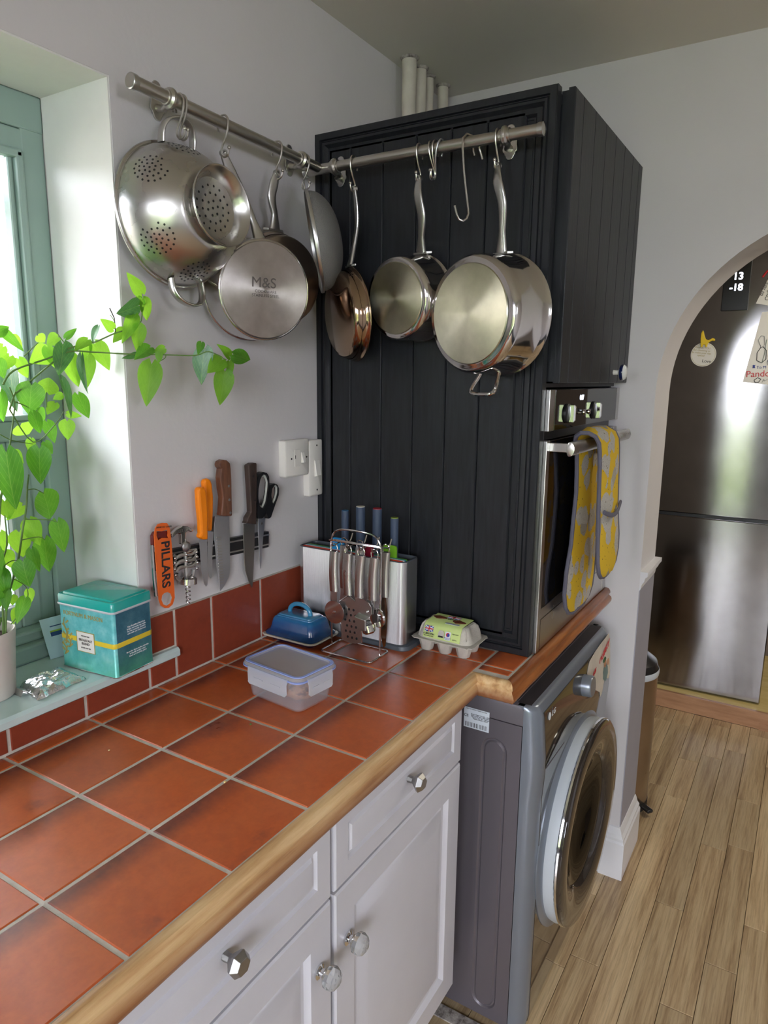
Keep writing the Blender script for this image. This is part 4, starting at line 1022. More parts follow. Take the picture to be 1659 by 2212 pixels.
# S hooks; out = horizontal direction away from the wall
def s_hook(label, bar, out, group='small steel S hooks on the rails', mat='steel_rail', ball=True, flip=1, lean=0, dz=0, r=.0018):
    bar = Vector(bar); o = Vector(out).normalized()*flip; al = Vector((0, 0, 1)).cross(o)
    def q(p, z, s=0): return bar + o*p + Vector((0, 0, z)) + al*(s+lean*(-z))
    P = [q(-.0130, -.012), q(-.0133, -.004), q(-.012, .006), q(-.0065, .0125), (q(0, .0138)), q(.0065, .0125), q(.012, .006), q(.0125, -.003), q(.010, -.014), q(.004, -.026), q(-.003, -.036), q(-.0065, -.044+dz), q(-.0058, -.051+dz), q(-.001, -.0560+dz), q(.0055, -.0560+dz), q(.0105, -.052+dz), q(.0125, -.0455+dz), q(.0128, -.042+dz)]
    t_ = thing('s_hook', label, 'hook', tuple(bar+Vector((0, 0, .0138))), group)
    pts = [Vector(p) for p in P]; S = []
    for i in range(len(pts)-1):
        p0 = pts[max(i-1, 0)]; p1 = pts[i]; p2 = pts[i+1]; p3 = pts[min(i+2, len(pts)-1)]
        for k in range(4):
            u = k/4; S.append(.5*((2*p1)+(-p0+p2)*u+(2*p0-5*p1+4*p2-p3)*u*u+(-p0+3*p1-3*p2+p3)*u*u*u))
    S.append(pts[-1])
    w = MB().tube(S, r, 8).build('wire', mat, t_)
    if ball: MB().sphere(pts[-1], r*1.9, 10, 8).build('ball_tip', mat, t_)
    return q(.0, -.0535+dz)
OA, OB = (0, -1, 0), (-1, 0, 0)
def barA(x): return (x, -.06, ZA(x))
def barB(y): return (.768, y, 1.933)
s_hook('S hook holding the colander, the one nearer the rail collar', barA(.369), OA)
s_hook('S hook holding the colander, the one farther from the rail collar', barA(.376), OA)
s_hook('S hook holding the big shallow saute pan beside the colander', barA(.474), OA)
s_hook('S hook holding the brown pan tucked behind the saute pan', barA(.624), OA)
s_hook('S hook holding the mesh sieve near the corner of the rails', barA(.712), OA)
s_hook('S hook holding the bronze frying pan in the corner', barB(-.147), OB)
s_hook('S hook holding the small saucepan in the middle of the black cabinet', barB(-.305), OB)
s_hook('empty S hook first of the cluster right of the small saucepan', barB(-.3325), OB, lean=.10)
s_hook('empty S hook in the middle of the cluster right of the small saucepan', barB(-.3405), OB, lean=-.04)
s_hook('empty bluish galvanised S hook, last of the cluster right of the small saucepan', barB(-.351), OB, mat='steel_blade', lean=-.30, ball=True)
s_hook('S hook holding the biggest saucepan beside the rail collar', barB(-.472), OB)
# long plain butcher's hook
bh = thing('butchers_hook', 'long plain steel hook hanging empty between the two saucepans', 'hook', (.768, -.410, 1.947))
pts = [(.790, -.432, 1.905), (.789, -.428, 1.918), (.785, -.422, 1.936), (.775, -.415, 1.946), (.764, -.409, 1.9475), (.7545, -.406, 1.938), (.753, -.407, 1.920), (.755, -.410, 1.88), (.758, -.415, 1.84), (.760, -.419, 1.812), (.759, -.4205, 1.802), (.756, -.418, 1.793), (.751, -.413, 1.7885), (.746, -.407, 1.791), (.743, -.403, 1.800), (.741, -.399, 1.816)]
MB().tube(pts, .0023, 10).build('wire', 'steel_rail', bh)
ch = thing('cup_hook', 'little brass cup hook screwed into the black boarding behind the rail', 'hook', (.834, -.40, 1.936))
MB().tube([(.8352, -.399, 1.944), (.823, -.399, 1.944), (.815, -.400, 1.938), (.813, -.4015, 1.930), (.817, -.402, 1.924)], .0018, 8).build('wire', 'steel_rail', ch)

# ================================================================ POTS AND PANS
def axes(yaw, tilt):
    y, t_ = math.radians(yaw), math.radians(tilt)
    n = Vector((-math.sin(y)*math.cos(t_), -math.cos(y)*math.cos(t_), math.sin(t_)))
    a = Vector((0, 0, 1)).cross(n).normalized(); b = n.cross(a)
    return n, a, b
def smooth_pts(P, k=5):
    pts = [Vector(p) for p in P]; S = []
    for i in range(len(pts)-1):
        p0 = pts[max(i-1, 0)]; p1 = pts[i]; p2 = pts[i+1]; p3 = pts[min(i+2, len(pts)-1)]
        for j in range(k):
            u = j/k; S.append(.5*((2*p1)+(-p0+p2)*u+(2*p0-5*p1+4*p2-p3)*u*u+(-p0+3*p1-3*p2+p3)*u*u*u))
    S.append(pts[-1]); return S
def strap(mb, pts, widths, thick, nrm):
    # tapered rounded strap following pts; nrm = flat side direction
    S = smooth_pts(pts, 6); n = len(S); R = []
    W = []
    for i in range(n):
        f = i/(n-1)*(len(widths)-1); k = min(int(f), len(widths)-2); u = f-k; W.append(widths[k]*(1-u)+widths[k+1]*u)
    for i, p in enumerate(S):
        t_ = (S[min(i+1, n-1)]-S[max(i-1, 0)]).normalized(); nn = Vector(nrm); nn = (nn-t_*nn.dot(t_)).normalized(); s = t_.cross(nn)
        T = thick if isinstance(thick, float) else thick[0]*(1-i/(n-1))+thick[1]*i/(n-1)
        R.append([p+s*W[i]/2*math.copysign(abs(math.cos(a))**.8, math.cos(a))+nn*T/2*math.copysign(abs(math.sin(a))**.6, math.sin(a)) for a in [2*PI*j/14 for j in range(14)]])
    mb.rings(R); return S
def pan(name, label, C_, yaw, tilt, rb, rw, rr, h, mat, base_mat, handle, cat='pan', group='steel pans hanging from the rails', bulge=.0, hwid=(.026, .014, .019, .021, .013), hmat='steel_satin', base=True, rnd=.018):
    n, a, b = axes(yaw, tilt); C_ = Vector(C_); t_ = thing(name, label, cat, tuple(C_), group)
    prof = [(rr-.001, -.0015), (rr, 0), (rr-.0005, .0018), (rr-.0025, .003)]
    k = 6
    prof.append((rw, .012))
    prof.append((rw+bulge, h*.45)); prof.append((rw-.001, h-rnd))
    for i in range(1, k+1):
        w = PI/2*i/k; prof.append((rb+.002+(rw-.001-rb-.002)*math.cos(w), h-rnd+rnd*math.sin(w)*.93))
    prof += [(rb, h), (0, h)]
    inner = [(0, h-.003), (rb*.98, h-.003), (rw-.006, h-rnd-.002), (rw-.003, h*.45), (rw-.0018, .012), (rr-.003, .003)]
    MB().lathe(prof+inner, C_, n, 64, True).build('bowl', mat, t_, smooth=50)
    if base:
        m = MB().lathe([(0, 0), (rb-.001, 0), (rb-.003, .0022), (.0, .0022)], (0, 0, 0), (0, 0, 1), 72)
        o = m.build('base', base_mat, None, smooth=40)
        o.parent = t_; o.matrix_parent_inverse = Matrix.Translation(-Vector(t_.location))
        B = C_+n*(h-.0005); o.matrix_basis = Matrix(((a.x, b.x, n.x, B.x), (a.y, b.y, n.y, B.y), (a.z, b.z, n.z, B.z), (0, 0, 0, 1)))
    hm = MB(); strap(hm, handle, hwid, (.010, .006), n); hd = hm.build('handle', hmat, t_, smooth=60)
    # bracket riveted to the rim
    br = MB(); s0 = Vector(handle[0]); up = Vector((0, 0, 1))
    br.prism([(-.026, -.004), (.026, -.004), (.018, .004), (-.018, .004)], s0-up*.003, a, n, b, -.0015, .0035); br.build('handle_bracket', hmat, t_, smooth=0, bevel=.001)
    top = Vector(handle[-1])
    MB().lathe([(.0032, -.0045), (.0062, -.0045), (.0062, .0045), (.0032, .0045)], top, n, 20, True).build('hanging_eye', hmat, t_)
    return t_, n, a, b
# on the grey wall
pn, n, a, b = pan('saute_pan', 'large shallow steel saute pan with worn base lettered in the middle, on the grey wall', (.5385, -.056, 1.656), 25, -5, .0895, .0935, .0965, .074, 'steel_polished', 'pan_base_worn',
    [(.548, -.075, 1.752), (.541, -.066, 1.785), (.520, -.058, 1.83), (.495, -.055, 1.865), (.476, -.056, 1.892)])
B = Vector((.5385, -.056, 1.656))+n*(.074+.0019)
text('M&S', .026, 'ink_etch', B+b*.013+a*-.004, a, b, pn, 'lettering', sx=1.05)
text('COOKWARE\nSTAINLESS STEEL', .0075, 'ink_etch', B-b*.006, a, b, pn, 'lettering')
pan('frying_pan', 'brown tarnished frying pan tucked between the saute pan and the sieve', (.650, -.036, 1.690), 14, 0, .075, .090, .0965, .036, 'steel_brown', 'steel_brown',
    [(.628, -.046, 1.787), (.626, -.048, 1.815), (.616, -.050, 1.845), (.619, -.054, 1.870), (.624, -.058, 1.892)], base=False, rnd=.022)
pan('frying_pan', 'bronze tinted frying pan seen nearly edge-on in the corner of the black cabinet', (.766, -.146, 1.624), 124, -6, .078, .094, .100, .036, 'steel_bronze', 'steel_bronze',
    [(.764, -.140, 1.728), (.770, -.146, 1.765), (.776, -.150, 1.81), (.772, -.151, 1.85), (.768, -.149, 1.882)], base=False, rnd=.024, hwid=(.020, .011, .013, .016, .011))
pan('saucepan', 'small steel saucepan with spun base carrying a painted green reflection in the middle of the black cabinet', (.798, -.296, 1.655), 101, -5, .0725, .0845, .089, .079, 'steel_polished', 'pan_base_reflect_tint',
    [(.786, -.303, 1.745), (.775, -.309, 1.772), (.762, -.316, 1.810), (.757, -.309, 1.85), (.765, -.306, 1.882)])
bg_, n, a, b = pan('saucepan', 'biggest steel saucepan with loop handle below, right end of the rail', (.785, -.487, 1.612), 107, -2, .0935, .111, .1175, .096, 'steel_polished', 'pan_base_reflect_tint',
    [(.770, -.487, 1.728), (.760, -.491, 1.765), (.748, -.494, 1.81), (.745, -.484, 1.85), (.764, -.475, 1.882)])
C_ = Vector((.785, -.487, 1.612)); q = C_+n*.030-b*.108
m = MB(); m.tube(smooth_pts([q+a*.022+b*.010, q+a*.024-b*.006+n*.006, q+a*.030-b*.030+n*.022, q+a*.024-b*.040+n*.028, q-b*.0415+n*.029, q-a*.024-b*.040+n*.028, q-a*.030-b*.030+n*.022, q-a*.024-b*.006+n*.006, q-a*.022+b*.010], 5), .0042, 10)
m.build('loop_handle', 'steel_polished', bg_)
for s in (-1, 1): MB().obox(q+a*.022*s+b*.010, a, b, n, .009, .007, .003).build('handle_bracket', 'steel_polished', bg_, bevel=.002)

# ---- colander
cn, ca, cb = axes(1, 2)
CC = Vector((.377, -.028, 1.766))
col = thing('colander', 'large brushed steel colander with two loop handles, left end of the rail', 'colander', tuple(CC))
cprof = [(.1215, -.0018), (.1225, .0), (.1215, .0022), (.1175, .0026)]
def cr(t_): return .1215*math.sqrt(max(0, 1-(t_/.118)**2.6))
for i in range(1, 22):
    h = .0035+(.0985-.0035)*(i/21); cprof.append((max(.052, .1165*(1-(h/.128)**2.0)**.66), h))
cprof += [(.0515, .0995), (.050, .098), (.020, .0975), (0, .0975)]
def crad(h): return .1165*(1-(h/.128)**2.0)**.66
cin = [(0, .0960), (.049, .0962)] + [(max(.05, crad(h))-.0012, h-.0004) for h in [.0985-.0048*i for i in range(20)]]
MB().lathe(cprof+cin, CC, cn, 96, True).build('bowl', 'steel_brushed', col, smooth=60)
MB().lathe([(.0475, .0945), (.0490, .0985), (.0525, .106), (.0615, .121), (.0640, .1225), (.0652, .1215), (.0650, .1198), (.0630, .1195), (.0545, .105), (.0510, .0985), (.050, .0945)], CC, cn, 80, True).build('foot_ring', 'steel_brushed', col, smooth=60)
hm = MB()
def dot(P, N, r=.0019):
    N = N.normalized(); u = Vector((0, 0, 1)).cross(N).normalized(); w = N.cross(u)
    hm.rings([[P-N*.0006+(u*math.cos(2*PI*j/8)+w*math.sin(2*PI*j/8))*r for j in range(8)], [P+N*.00025+(u*math.cos(2*PI*j/8)+w*math.sin(2*PI*j/8))*r for j in range(8)]])
def on_bowl(th, h):
    r = crad(h); dr = (crad(h+.001)-crad(h-.001))/.002
    rad = ca*math.cos(th)+cb*math.sin(th)
    return CC+rad*r+cn*h, rad-cn*dr
for k in range(7):
    th0 = math.radians(151+k*360/7*1.0) if k else math.radians(151)
    th0 = math.radians([150, 214, 98, 266, 40, 325, 0][k]); h0 = .052
    for ring, cnt, R_ in ((0, 1, 0), (1, 7, .0085), (2, 12, .0165), (3, 17, .0245)):
        for j in range(cnt):
            if ring == 3 and j in (3, 4): continue
            w = 2*PI*j/cnt+.3*ring+k
            h = h0+R_*math.sin(w); P_, N_ = on_bowl(th0+R_*math.cos(w)/crad(h), h)
            dot(P_, N_)
for R_, cnt in ((0, 1), (.012, 6), (.024, 12), (.036, 17), (.043, 0)):
    for j in range(cnt):
        w = 2*PI*j/cnt+R_*30; P_ = CC+cn*.0976+(ca*math.cos(w)+cb*math.sin(w))*R_; dot(P_, cn, .0022)
ho = hm.build('holes', 'black_plastic', col, smooth=0); ho['kind'] = 'stuff'
for s in (1, -1):
    m = MB(); q = CC+cn*.020+cb*.114*s
    L = [q-ca*.034-cb*.004*s, q-ca*.033+cb*.018*s+cn*.004, q-ca*.022+cb*.034*s+cn*.010, q+cb*.040*s+cn*.013, q+ca*.022+cb*.034*s+cn*.010, q+ca*.033+cb*.018*s+cn*.004, q+ca*.034-cb*.004*s]
    strap(m, L, (.013, .013, .013, .013), (.0035, .0035), cb) if False else None
    S = smooth_pts(L, 6); R = []
    for i, p in enumerate(S):
        t_ = (S[min(i+1, len(S)-1)]-S[max(i-1, 0)]).normalized(); s1 = cn; s2 = t_.cross(s1).normalized()
        R.append([p+s1*.0085*math.copysign(abs(math.cos(w))**.7, math.cos(w))+s2*.0030*math.sin(w) for w in [2*PI*j/12 for j in range(12)]])
    m.rings(R).build('handle', 'steel_brushed', col, smooth=60)

# ---- sieve
t = NT('sieve_mesh'); v = t.coords((1, 1, 1), rot=(.4, .8, .3))
w1 = t.n('ShaderNodeTexWave', bands_direction='X'); w1.inputs['Scale'].default_value = 190; t.l(v, w1.inputs['Vector'])
w2 = t.n('ShaderNodeTexWave', bands_direction='Z'); w2.inputs['Scale'].default_value = 190; t.l(v, w2.inputs['Vector'])
mxm = t.n('ShaderNodeMath', operation='MAXIMUM'); t.l(w1.outputs['Fac'], mxm.inputs[0]); t.l(w2.outputs['Fac'], mxm.inputs[1])
mr = t.n('ShaderNodeMapRange'); mr.inputs['From Min'].default_value = .35; mr.inputs['From Max'].default_value = .75; mr.inputs['To Min'].default_value = .35; t.l(mxm.outputs[0], mr.inputs['Value'])
pb_ = t.n('ShaderNodeBsdfPrincipled'); pb_.inputs['Base Color'].default_value = (.22, .215, .205, 1); pb_.inputs['Metallic'].default_value = .25; pb_.inputs['Roughness'].default_value = .7; t.l(mr.outputs[0], pb_.inputs['Alpha'])
t.l(pb_.outputs[0], t.out.inputs['Surface']); M['sieve_mesh'] = t.m
sn, sa, sb_ = axes(-38, 10)
SV = Vector((.714, -.082, 1.772))
sv = thing('sieve', 'fine wire mesh sieve hanging edge-on near the corner', 'sieve', tuple(SV))
MB().lathe([(.101, -.003), (.104, -.003), (.105, 0), (.104, .004), (.101, .004)], SV, sn, 72, True).build('rim', 'steel_satin', sv)
prof = []
for i in range(15):
    w = PI/2*i/14; prof.append((.101*math.cos(w)**.9 if i < 14 else 0, .003+.056*math.sin(w)))
bwl = MB().lathe(prof, SV, sn, 72).build('mesh_bowl', 'sieve_mesh', sv, smooth=80)
MB().tube(smooth_pts([SV+sb_*.102-sa*.006, SV+sb_*.117-sa*.004, SV+sb_*.1245, SV+sb_*.117+sa*.004, SV+sb_*.102+sa*.006], 4), .0018, 8).build('hanging_loop', 'steel_satin', sv)

# ================================================================ SWITCHES
def plate(label, name, x0, x1, z0, z1, cat='switch'):
    t_ = thing(name, label, cat, ((x0+x1)/2, 0, (z0+z1)/2))
    m = MB(); P = rrect(x0, z0, x1, z1, .004, 4); P2 = rrect(x0+.003, z0+.003, x1-.003, z1-.003, .004, 4)
    m.rings([[(x, -.0003, z) for x, z in P], [(x, -.017, z) for x, z in P], [(x, -.0195, z) for x, z in P2]])
    m.build('plate', 'switch_plastic', t_, smooth=40)
    return t_
s1 = plate('square white fused switch plate on the grey wall', 'fused_switch', .683, .770, 1.2625, 1.3475)
MB().rings([[(x, y, z) for x, z in rrect(.7155, 1.285, .735, 1.325, .002, 3)] for y in (-.019, -.0205)]).build('fuse_cover', 'switch_plastic', s1, smooth=0, bevel=.0006)
MB().box(.7185, -.0200, 1.304, .7165, -.0208, 1.312).build('fuse_notch', 'black_plastic', s1, smooth=0)
def rocker(par, cx, cz, hw, hh, y):
    m = MB(); m.rings([[(cx-hw, y, cz-hh), (cx+hw, y, cz-hh), (cx+hw, y, cz+hh), (cx-hw, y, cz+hh)], [(cx-hw*.9, y-.0075, cz-hh*.9), (cx+hw*.9, y-.0075, cz-hh*.9), (cx+hw*.9, y-.0015, cz+hh*.95), (cx-hw*.9, y-.0015, cz+hh*.95)]])
    return m.build('rocker', 'switch_plastic', par, smooth=0, bevel=.0006)
rocker(s1, .745, 1.305, .0055, .013, -.0194)
for x in (.704, .760): MB().lathe([(0, 0), (.0022, 0), (.0022, .0008), (0, .0008)], (x, -.0193, 1.305), (0, -1, 0), 12).build('screw', 'black_plastic', s1)
s2 = plate('tall white cooker switch plate touching the black cabinet', 'cooker_switch', .7715, .8235, 1.207, 1.342)
rocker(s2, .800, 1.274, .010, .020, -.0194)
for z in (1.221, 1.329): MB().lathe([(0, 0), (.0022, 0), (.0022, .0008), (0, .0008)], (.800, -.0193, z), (0, -1, 0), 12).build('screw', 'black_plastic', s2)

# ================================================================ KNIFE STRIP AND TOOLS
ks = thing('magnetic_knife_strip', 'black magnetic knife strip screwed to the grey wall', 'knife rack', (.475, -.006, 1.138))
MB().obox((.472, -.0062, 1.138), (1, 0, -.055), (0, 1, 0), (.055, 0, 1), .157, .006, .0185).build('body', 'black_plastic', ks, bevel=.0015)
for z in (-.011, .011): MB().obox((.472+z*.055, -.0125, 1.138+z), (1, 0, -.055), (0, 1, 0), (.055, 0, 1), .1565, .0007, .0016).build('metal_line', 'steel_satin', ks)
def P4(L): return [(x/10000, z/10000) for x, z in L]
def flat(L, mat, name, parent, y0, y1, bevel=.0, **k):
    m = MB(); m.rings([[(x, -y0, z) for x, z in P4(L)], [(x, -y1, z) for x, z in P4(L)]])
    return m.build(name, mat, parent, smooth=0, bevel=bevel, **k)
kn = thing('santoku_knife', 'knife with riveted brown wooden handle and dimpled blade on the magnetic strip', 'knife', (.485, -.015, 1.18))
flat(SANTOKU_B, 'steel_blade', 'blade', kn, .0136, .0156, .0004)
flat(SANTOKU_H, 'knife_wood', 'handle', kn, .0130, .0290, .0035)
for z in (1.2700, 1.2415, 1.2140): MB().lathe([(0, 0), (.0030, 0), (.0028, .0010), (0, .0012)], (.4905+(.002 if z < 1.23 else 0), -.0285, z), (0, -1, 0), 14).build('rivet', 'steel_satin', kn)
for i in range(17):
    z = 1.165-i*.0062; x = .4660+(i*.00028)
    MB().obox((x+.004, -.0157, z), (1, 0, -.10), (0, 1, 0), (.1, 0, 1), .0062, .0004, .0013).build('dimple', 'steel_satin', kn, smooth=0)
kn = thing('old_knife', 'old knife with dark wooden handle and dull grey blade on the magnetic strip', 'knife', (.562, -.015, 1.18))
flat(OLD_B, 'steel_old', 'blade', kn, .0136, .0154, .0004); flat(OLD_H, 'old_wood', 'handle', kn, .0128, .0270, .0022)
for p in ((.5665, 1.281), (.570, 1.229)): MB().lathe([(0, 0), (.0022, 0), (.0020, .0008), (0, .0009)], (p[0], -.0268, p[1]), (0, -1, 0), 12).build('rivet', 'black_plastic', kn)
kn = thing('paring_knife', 'small orange handled knife hanging lower, beside the corkscrew', 'knife', (.418, -.02, 1.17), 'orange handled kitchen knives')
flat(OR1_B, 'steel_blade', 'blade', kn, .0200, .0212, .0003); flat(OR1_H, 'orange_plastic', 'handle', kn, .0170, .0310, .0045, )
kn = thing('paring_knife', 'small orange handled knife hanging higher, beside the wooden handled knife', 'knife', (.448, -.015, 1.18), 'orange handled kitchen knives')
flat(OR2_B, 'steel_blade', 'blade', kn, .0133, .0144, .0003); flat(OR2_H, 'orange_plastic', 'handle', kn, .0040, .0165, .0045)
sc = thing('scissors', 'kitchen scissors with black and grey loop handles on the magnetic strip', 'scissors', (.60, -.015, 1.18))
flat(SC_BL1, 'steel_blade', 'blade', sc, .0136, .0152, .0004)
simple('grip_grey', srgb(176, 178, 170), .6)
def loop(Lo, Li, nm):
    def res(L, n=40):
        P = [Vector((x, z)) for x, z in P4(L)]; P.append(P[0]); D = [0]
        for i in range(1, len(P)): D.append(D[-1]+(P[i]-P[i-1]).length)
        o = []
        for k in range(n):
            s = D[-1]*k/n; i = max(j for j in range(len(D)) if D[j] <= s); i = min(i, len(P)-2); u = (s-D[i])/max(1e-9, D[i+1]-D[i]); o.append(P[i].lerp(P[i+1], u))
        return o
    O = res(Lo); c = sum((Vector(p) for p in P4(Li)), Vector((0, 0)))/len(Li)
    I0 = res(Li)
    I = [min(I0, key=lambda q: abs(math.remainder(math.atan2(q.y-c.y, q.x-c.x)-math.atan2(o.y-c.y, o.x-c.x), 2*PI))) for o in O]
    m = MB(); k = len(O)
    for y in (-.014, -.026):
        for p in O: m.v.append((p.x, y, p.y))
        for p in I: m.v.append((p.x, y, p.y))
    for j in range(k):
        j2 = (j+1) % k
        m.f += [(j, j2, k+j2, k+j), (2*k+j, 3*k+j, 3*k+j2, 2*k+j2), (j, 2*k+j, 2*k+j2, j2), (k+j, k+j2, 3*k+j2, 3*k+j)]
    o = m.build(nm, 'black_plastic', sc, smooth=40)
    g = MB()
    g.tube([(p.x+(c.x-p.x)*.05, -.020, p.y+(c.y-p.y)*.03) for p in I[::2]], .0026, 8, closed=True, flat=1.0); g.build('grip_lining', 'grip_grey', o)
loop(SC_LOOP1o, SC_LOOP1i, 'handle'); loop(SC_LOOP2o, SC_LOOP2i, 'handle')
MB().lathe([(0, 0), (.0030, 0), (.0026, .0012), (0, .0014)], (.6020, -.0150, 1.171), (0, -1, 0), 16).build('pivot', 'steel_old', sc)
op = thing('bottle_opener', 'orange bar blade bottle opener lettered in black, left end of the magnetic strip', 'bottle opener', (.318, -.025, 1.14))
def holed(Lo, holes, mat, name, parent, y0, y1):
    cu = bpy.data.curves.new('c', 'CURVE'); cu.dimensions = '2D'; cu.fill_mode = 'BOTH'; cu.extrude = (y1-y0)/2
    for L in [Lo]+holes:
        sp_ = cu.splines.new('POLY'); P = P4(L); sp_.points.add(len(P)-1); sp_.use_cyclic_u = True
        for i, (x, z) in enumerate(P): sp_.points[i].co = (x, z, 0, 1)
    tmp = bpy.data.objects.new('tmp_curve', cu); COL.objects.link(tmp); bpy.context.view_layer.update()
    me = bpy.data.meshes.new_from_object(tmp.evaluated_get(bpy.context.evaluated_depsgraph_get())); bpy.data.objects.remove(tmp)
    me.transform(Matrix(((1, 0, 0, 0), (0, 0, -1, -(y0+y1)/2), (0, 1, 0, 0), (0, 0, 0, 1)))); me.materials.clear(); me.materials.append(M[mat]); me.name = name
    o = bpy.data.objects.new(name, me); COL.objects.link(o); part_of(o, parent); return o
simple('opener_orange', srgb(232, 104, 34), .4, var=.01)
holed(OPENER, [OPENER_HOLE, OPENER_CUT], 'opener_orange', 'blade', op, .0240, .0262)
text('PILLARS', .0270, 'ink_dark', (.3205, -.02635, 1.143), (-.035, 0, -1), (1, 0, 0), op, 'lettering', bold=.0006, sx=.96)
text("DRINK CO · LAGER", .0042, 'ink_dark', (.3215, -.02635, 1.2145), (1, 0, -.1), (0, 0, 1), op, 'lettering')
wc = thing('waiters_corkscrew', 'dark red folding corkscrew mostly hidden behind the orange bottle opener', 'corkscrew', (.325, -.018, 1.16))
simple('dark_red', srgb(110, 28, 24), .25, Coat_Weight=.4)
flat([(2990, 12010), (3050, 12080), (3330, 12050), (3420, 11960), (3420, 11880), (3330, 11830), (3200, 11800), (3060, 11800), (2985, 11830)], 'dark_red', 'body', wc, .0125, .0225, .002)
MB().tube([(.2985, -.018, 1.184), (.2990, -.018, 1.12), (.3010, -.018, 1.085)], .0035, 8).build('lever', 'steel_polished', wc)
ck = thing('lazy_tongs_corkscrew', 'steel concertina corkscrew with curved handle and spiral worm', 'corkscrew', (.372, -.02, 1.15))
flat(CORK_T, 'steel_polished', 'handle', ck, .0160, .0240, .0025)
text('LAZY', .008, 'ink_etch', (.360, -.0242, 1.1985), (1, 0, .12), (0, 0, 1), ck, 'lettering'); text('ZIG', .008, 'ink_etch', (.381, -.0242, 1.1985), (1, 0, -.12), (0, 0, 1), ck, 'lettering')
MB().tube([(.3745, -.021, 1.182), (.3742, -.021, 1.10)], .0038, 10).build('rod', 'steel_satin', ck)
MB().lathe([(0, 0), (.010, 0), (.0105, .003), (.006, .006), (0, .006)], (.3745, -.0225, 1.166), (0, -1, 0), 20).build('boss', 'steel_satin', ck)
for i, z in enumerate((1.150, 1.138, 1.126)):
    for s in (-1, 1):
        lz = MB(); lz.tube(smooth_pts([(.346+.001*i, -.0190-.002*(s+1), z-.005*s), (.358, -.0190-.002*(s+1), z+.002*s), (.3745, -.0190-.002*(s+1), z), (.390, -.0190-.002*(s+1), z-.002*s), (.402, -.0190-.002*(s+1), z+.005*s)], 3), .0032, 8, flat=.5); lz.build('link', 'steel_satin', ck)
for (x, z) in ((.346, 1.149), (.3455, 1.140), (.3450, 1.128), (.346, 1.116), (.4005, 1.150), (.401, 1.140), (.4015, 1.128), (.400, 1.117), (.3745, 1.150), (.3745, 1.138)):
    MB().sphere((x, -.0250, z), .0030, 12, 8, (1, .7, 1)).build('rivet', 'steel_polished', ck)
MB().tube([(.352, -.019, 1.116), (.356, -.019, 1.106), (.364, -.019, 1.100)], .004, 8).build('arm', 'steel_satin', ck)
MB().tube([(.396, -.019, 1.114), (.393, -.019, 1.104), (.385, -.019, 1.099)], .004, 8).build('arm', 'steel_satin', ck)
MB().lathe([(.0145, 0), (.0175, .001), (.0175, .012), (.0150, .013), (.011, .012), (.011, .001)], (.3755, -.0235, 1.0905), (.1, 0, 1), 28, True).build('bell', 'steel_polished', ck)
H = []
for i in range(90):
    u = i/89; w = 2*PI*5.2*u; r = .0042*(1 if u < .85 else (1-u)/.15*.8+.2)
    H.append((.3748+r*math.cos(w), -.0235+r*math.sin(w), 1.091-.042*u))
MB().tube(H, .0014, 7).build('worm', 'steel_polished', ck)

# ================================================================ ON THE WORKTOP
ZT0 = .9005
def twig(P, r, n=8): return MB().tube(smooth_pts(P, 5), r, n)
# ---- butter dish
bd_ = thing('butter_dish', 'blue glazed stoneware butter dish with arched handle on its lid', 'butter dish', (.652, -.080, ZT0))
t = NT('blue_glaze'); tc = t.n('ShaderNodeTexCoord'); sp_ = t.n('ShaderNodeSeparateXYZ'); t.l(tc.outputs['Generated'], sp_.inputs[0])
f = t.noise(t.coords(), 40, 3)
t.bsdf(t.mix(.12, t.ramp(sp_.outputs[2], [(.0, srgb(8, 52, 104)), (.6, srgb(16, 84, 146)), (.86, srgb(34, 116, 168)), (1, srgb(64, 146, 184))]), t.ramp(f, [(.3, srgb(10, 50, 100)), (.7, srgb(60, 140, 190))])), .16, 0, Coat_Weight=.6, Coat_Roughness=.05); M['blue_glaze'] = t.m
simple('navy_glaze', srgb(14, 34, 84), .15, Coat_Weight=.6); simple('cream_glaze', srgb(226, 220, 204), .25, Coat_Weight=.4)
def lay(x0, y0, x1, y1, r, z): return [(x, y, z) for x, y in rrect(x0, y0, x1, y1, r, 5)]
def inset(B, i): return (B[0]+i, B[1]+i, B[2]-i, B[3]-i)
PB = (.597, -.157, .707, -.004)
MB().rings([lay(*inset(PB, .018), .012, ZT0), lay(*inset(PB, .016), .012, ZT0+.004), lay(*inset(PB, .003), .018, ZT0+.011), lay(*PB, .020, ZT0+.0125)]).build('plate', 'navy_glaze', bd_)
MB().rings([lay(*PB, .020, ZT0+.0125), lay(*inset(PB, -.001), .021, ZT0+.0142), lay(*inset(PB, .001), .020, ZT0+.0158), lay(*inset(PB, .005), .016, ZT0+.0150)]).build('plate_rim', 'cream_glaze', bd_)
LB = inset(PB, .006)
R = [lay(*inset(LB, i), r, ZT0+z) for i, r, z in ((0, .016, .0155), (-.0005, .016, .0185), (.004, .014, .0215), (.0085, .012, .025), (.011, .011, .033), (.014, .011, .048), (.017, .010, .0525), (.021, .009, .0545), (.0215, .009, .0565), (.0245, .008, .0575), (.025, .008, .0595), (.028, .007, .0605))]
lid = MB().rings(R).build('lid', 'blue_glaze', bd_)
simple('pale_blue_glaze', srgb(62, 142, 182), .2, Coat_Weight=.5)
twig([(.652, -.110, ZT0+.058), (.652, -.107, ZT0+.070), (.652, -.096, ZT0+.079), (.652, -.080, ZT0+.082), (.652, -.064, ZT0+.079), (.652, -.053, ZT0+.070), (.652, -.050, ZT0+.058)], .0052, 12).build('lid_handle', 'pale_blue_glaze', lid)

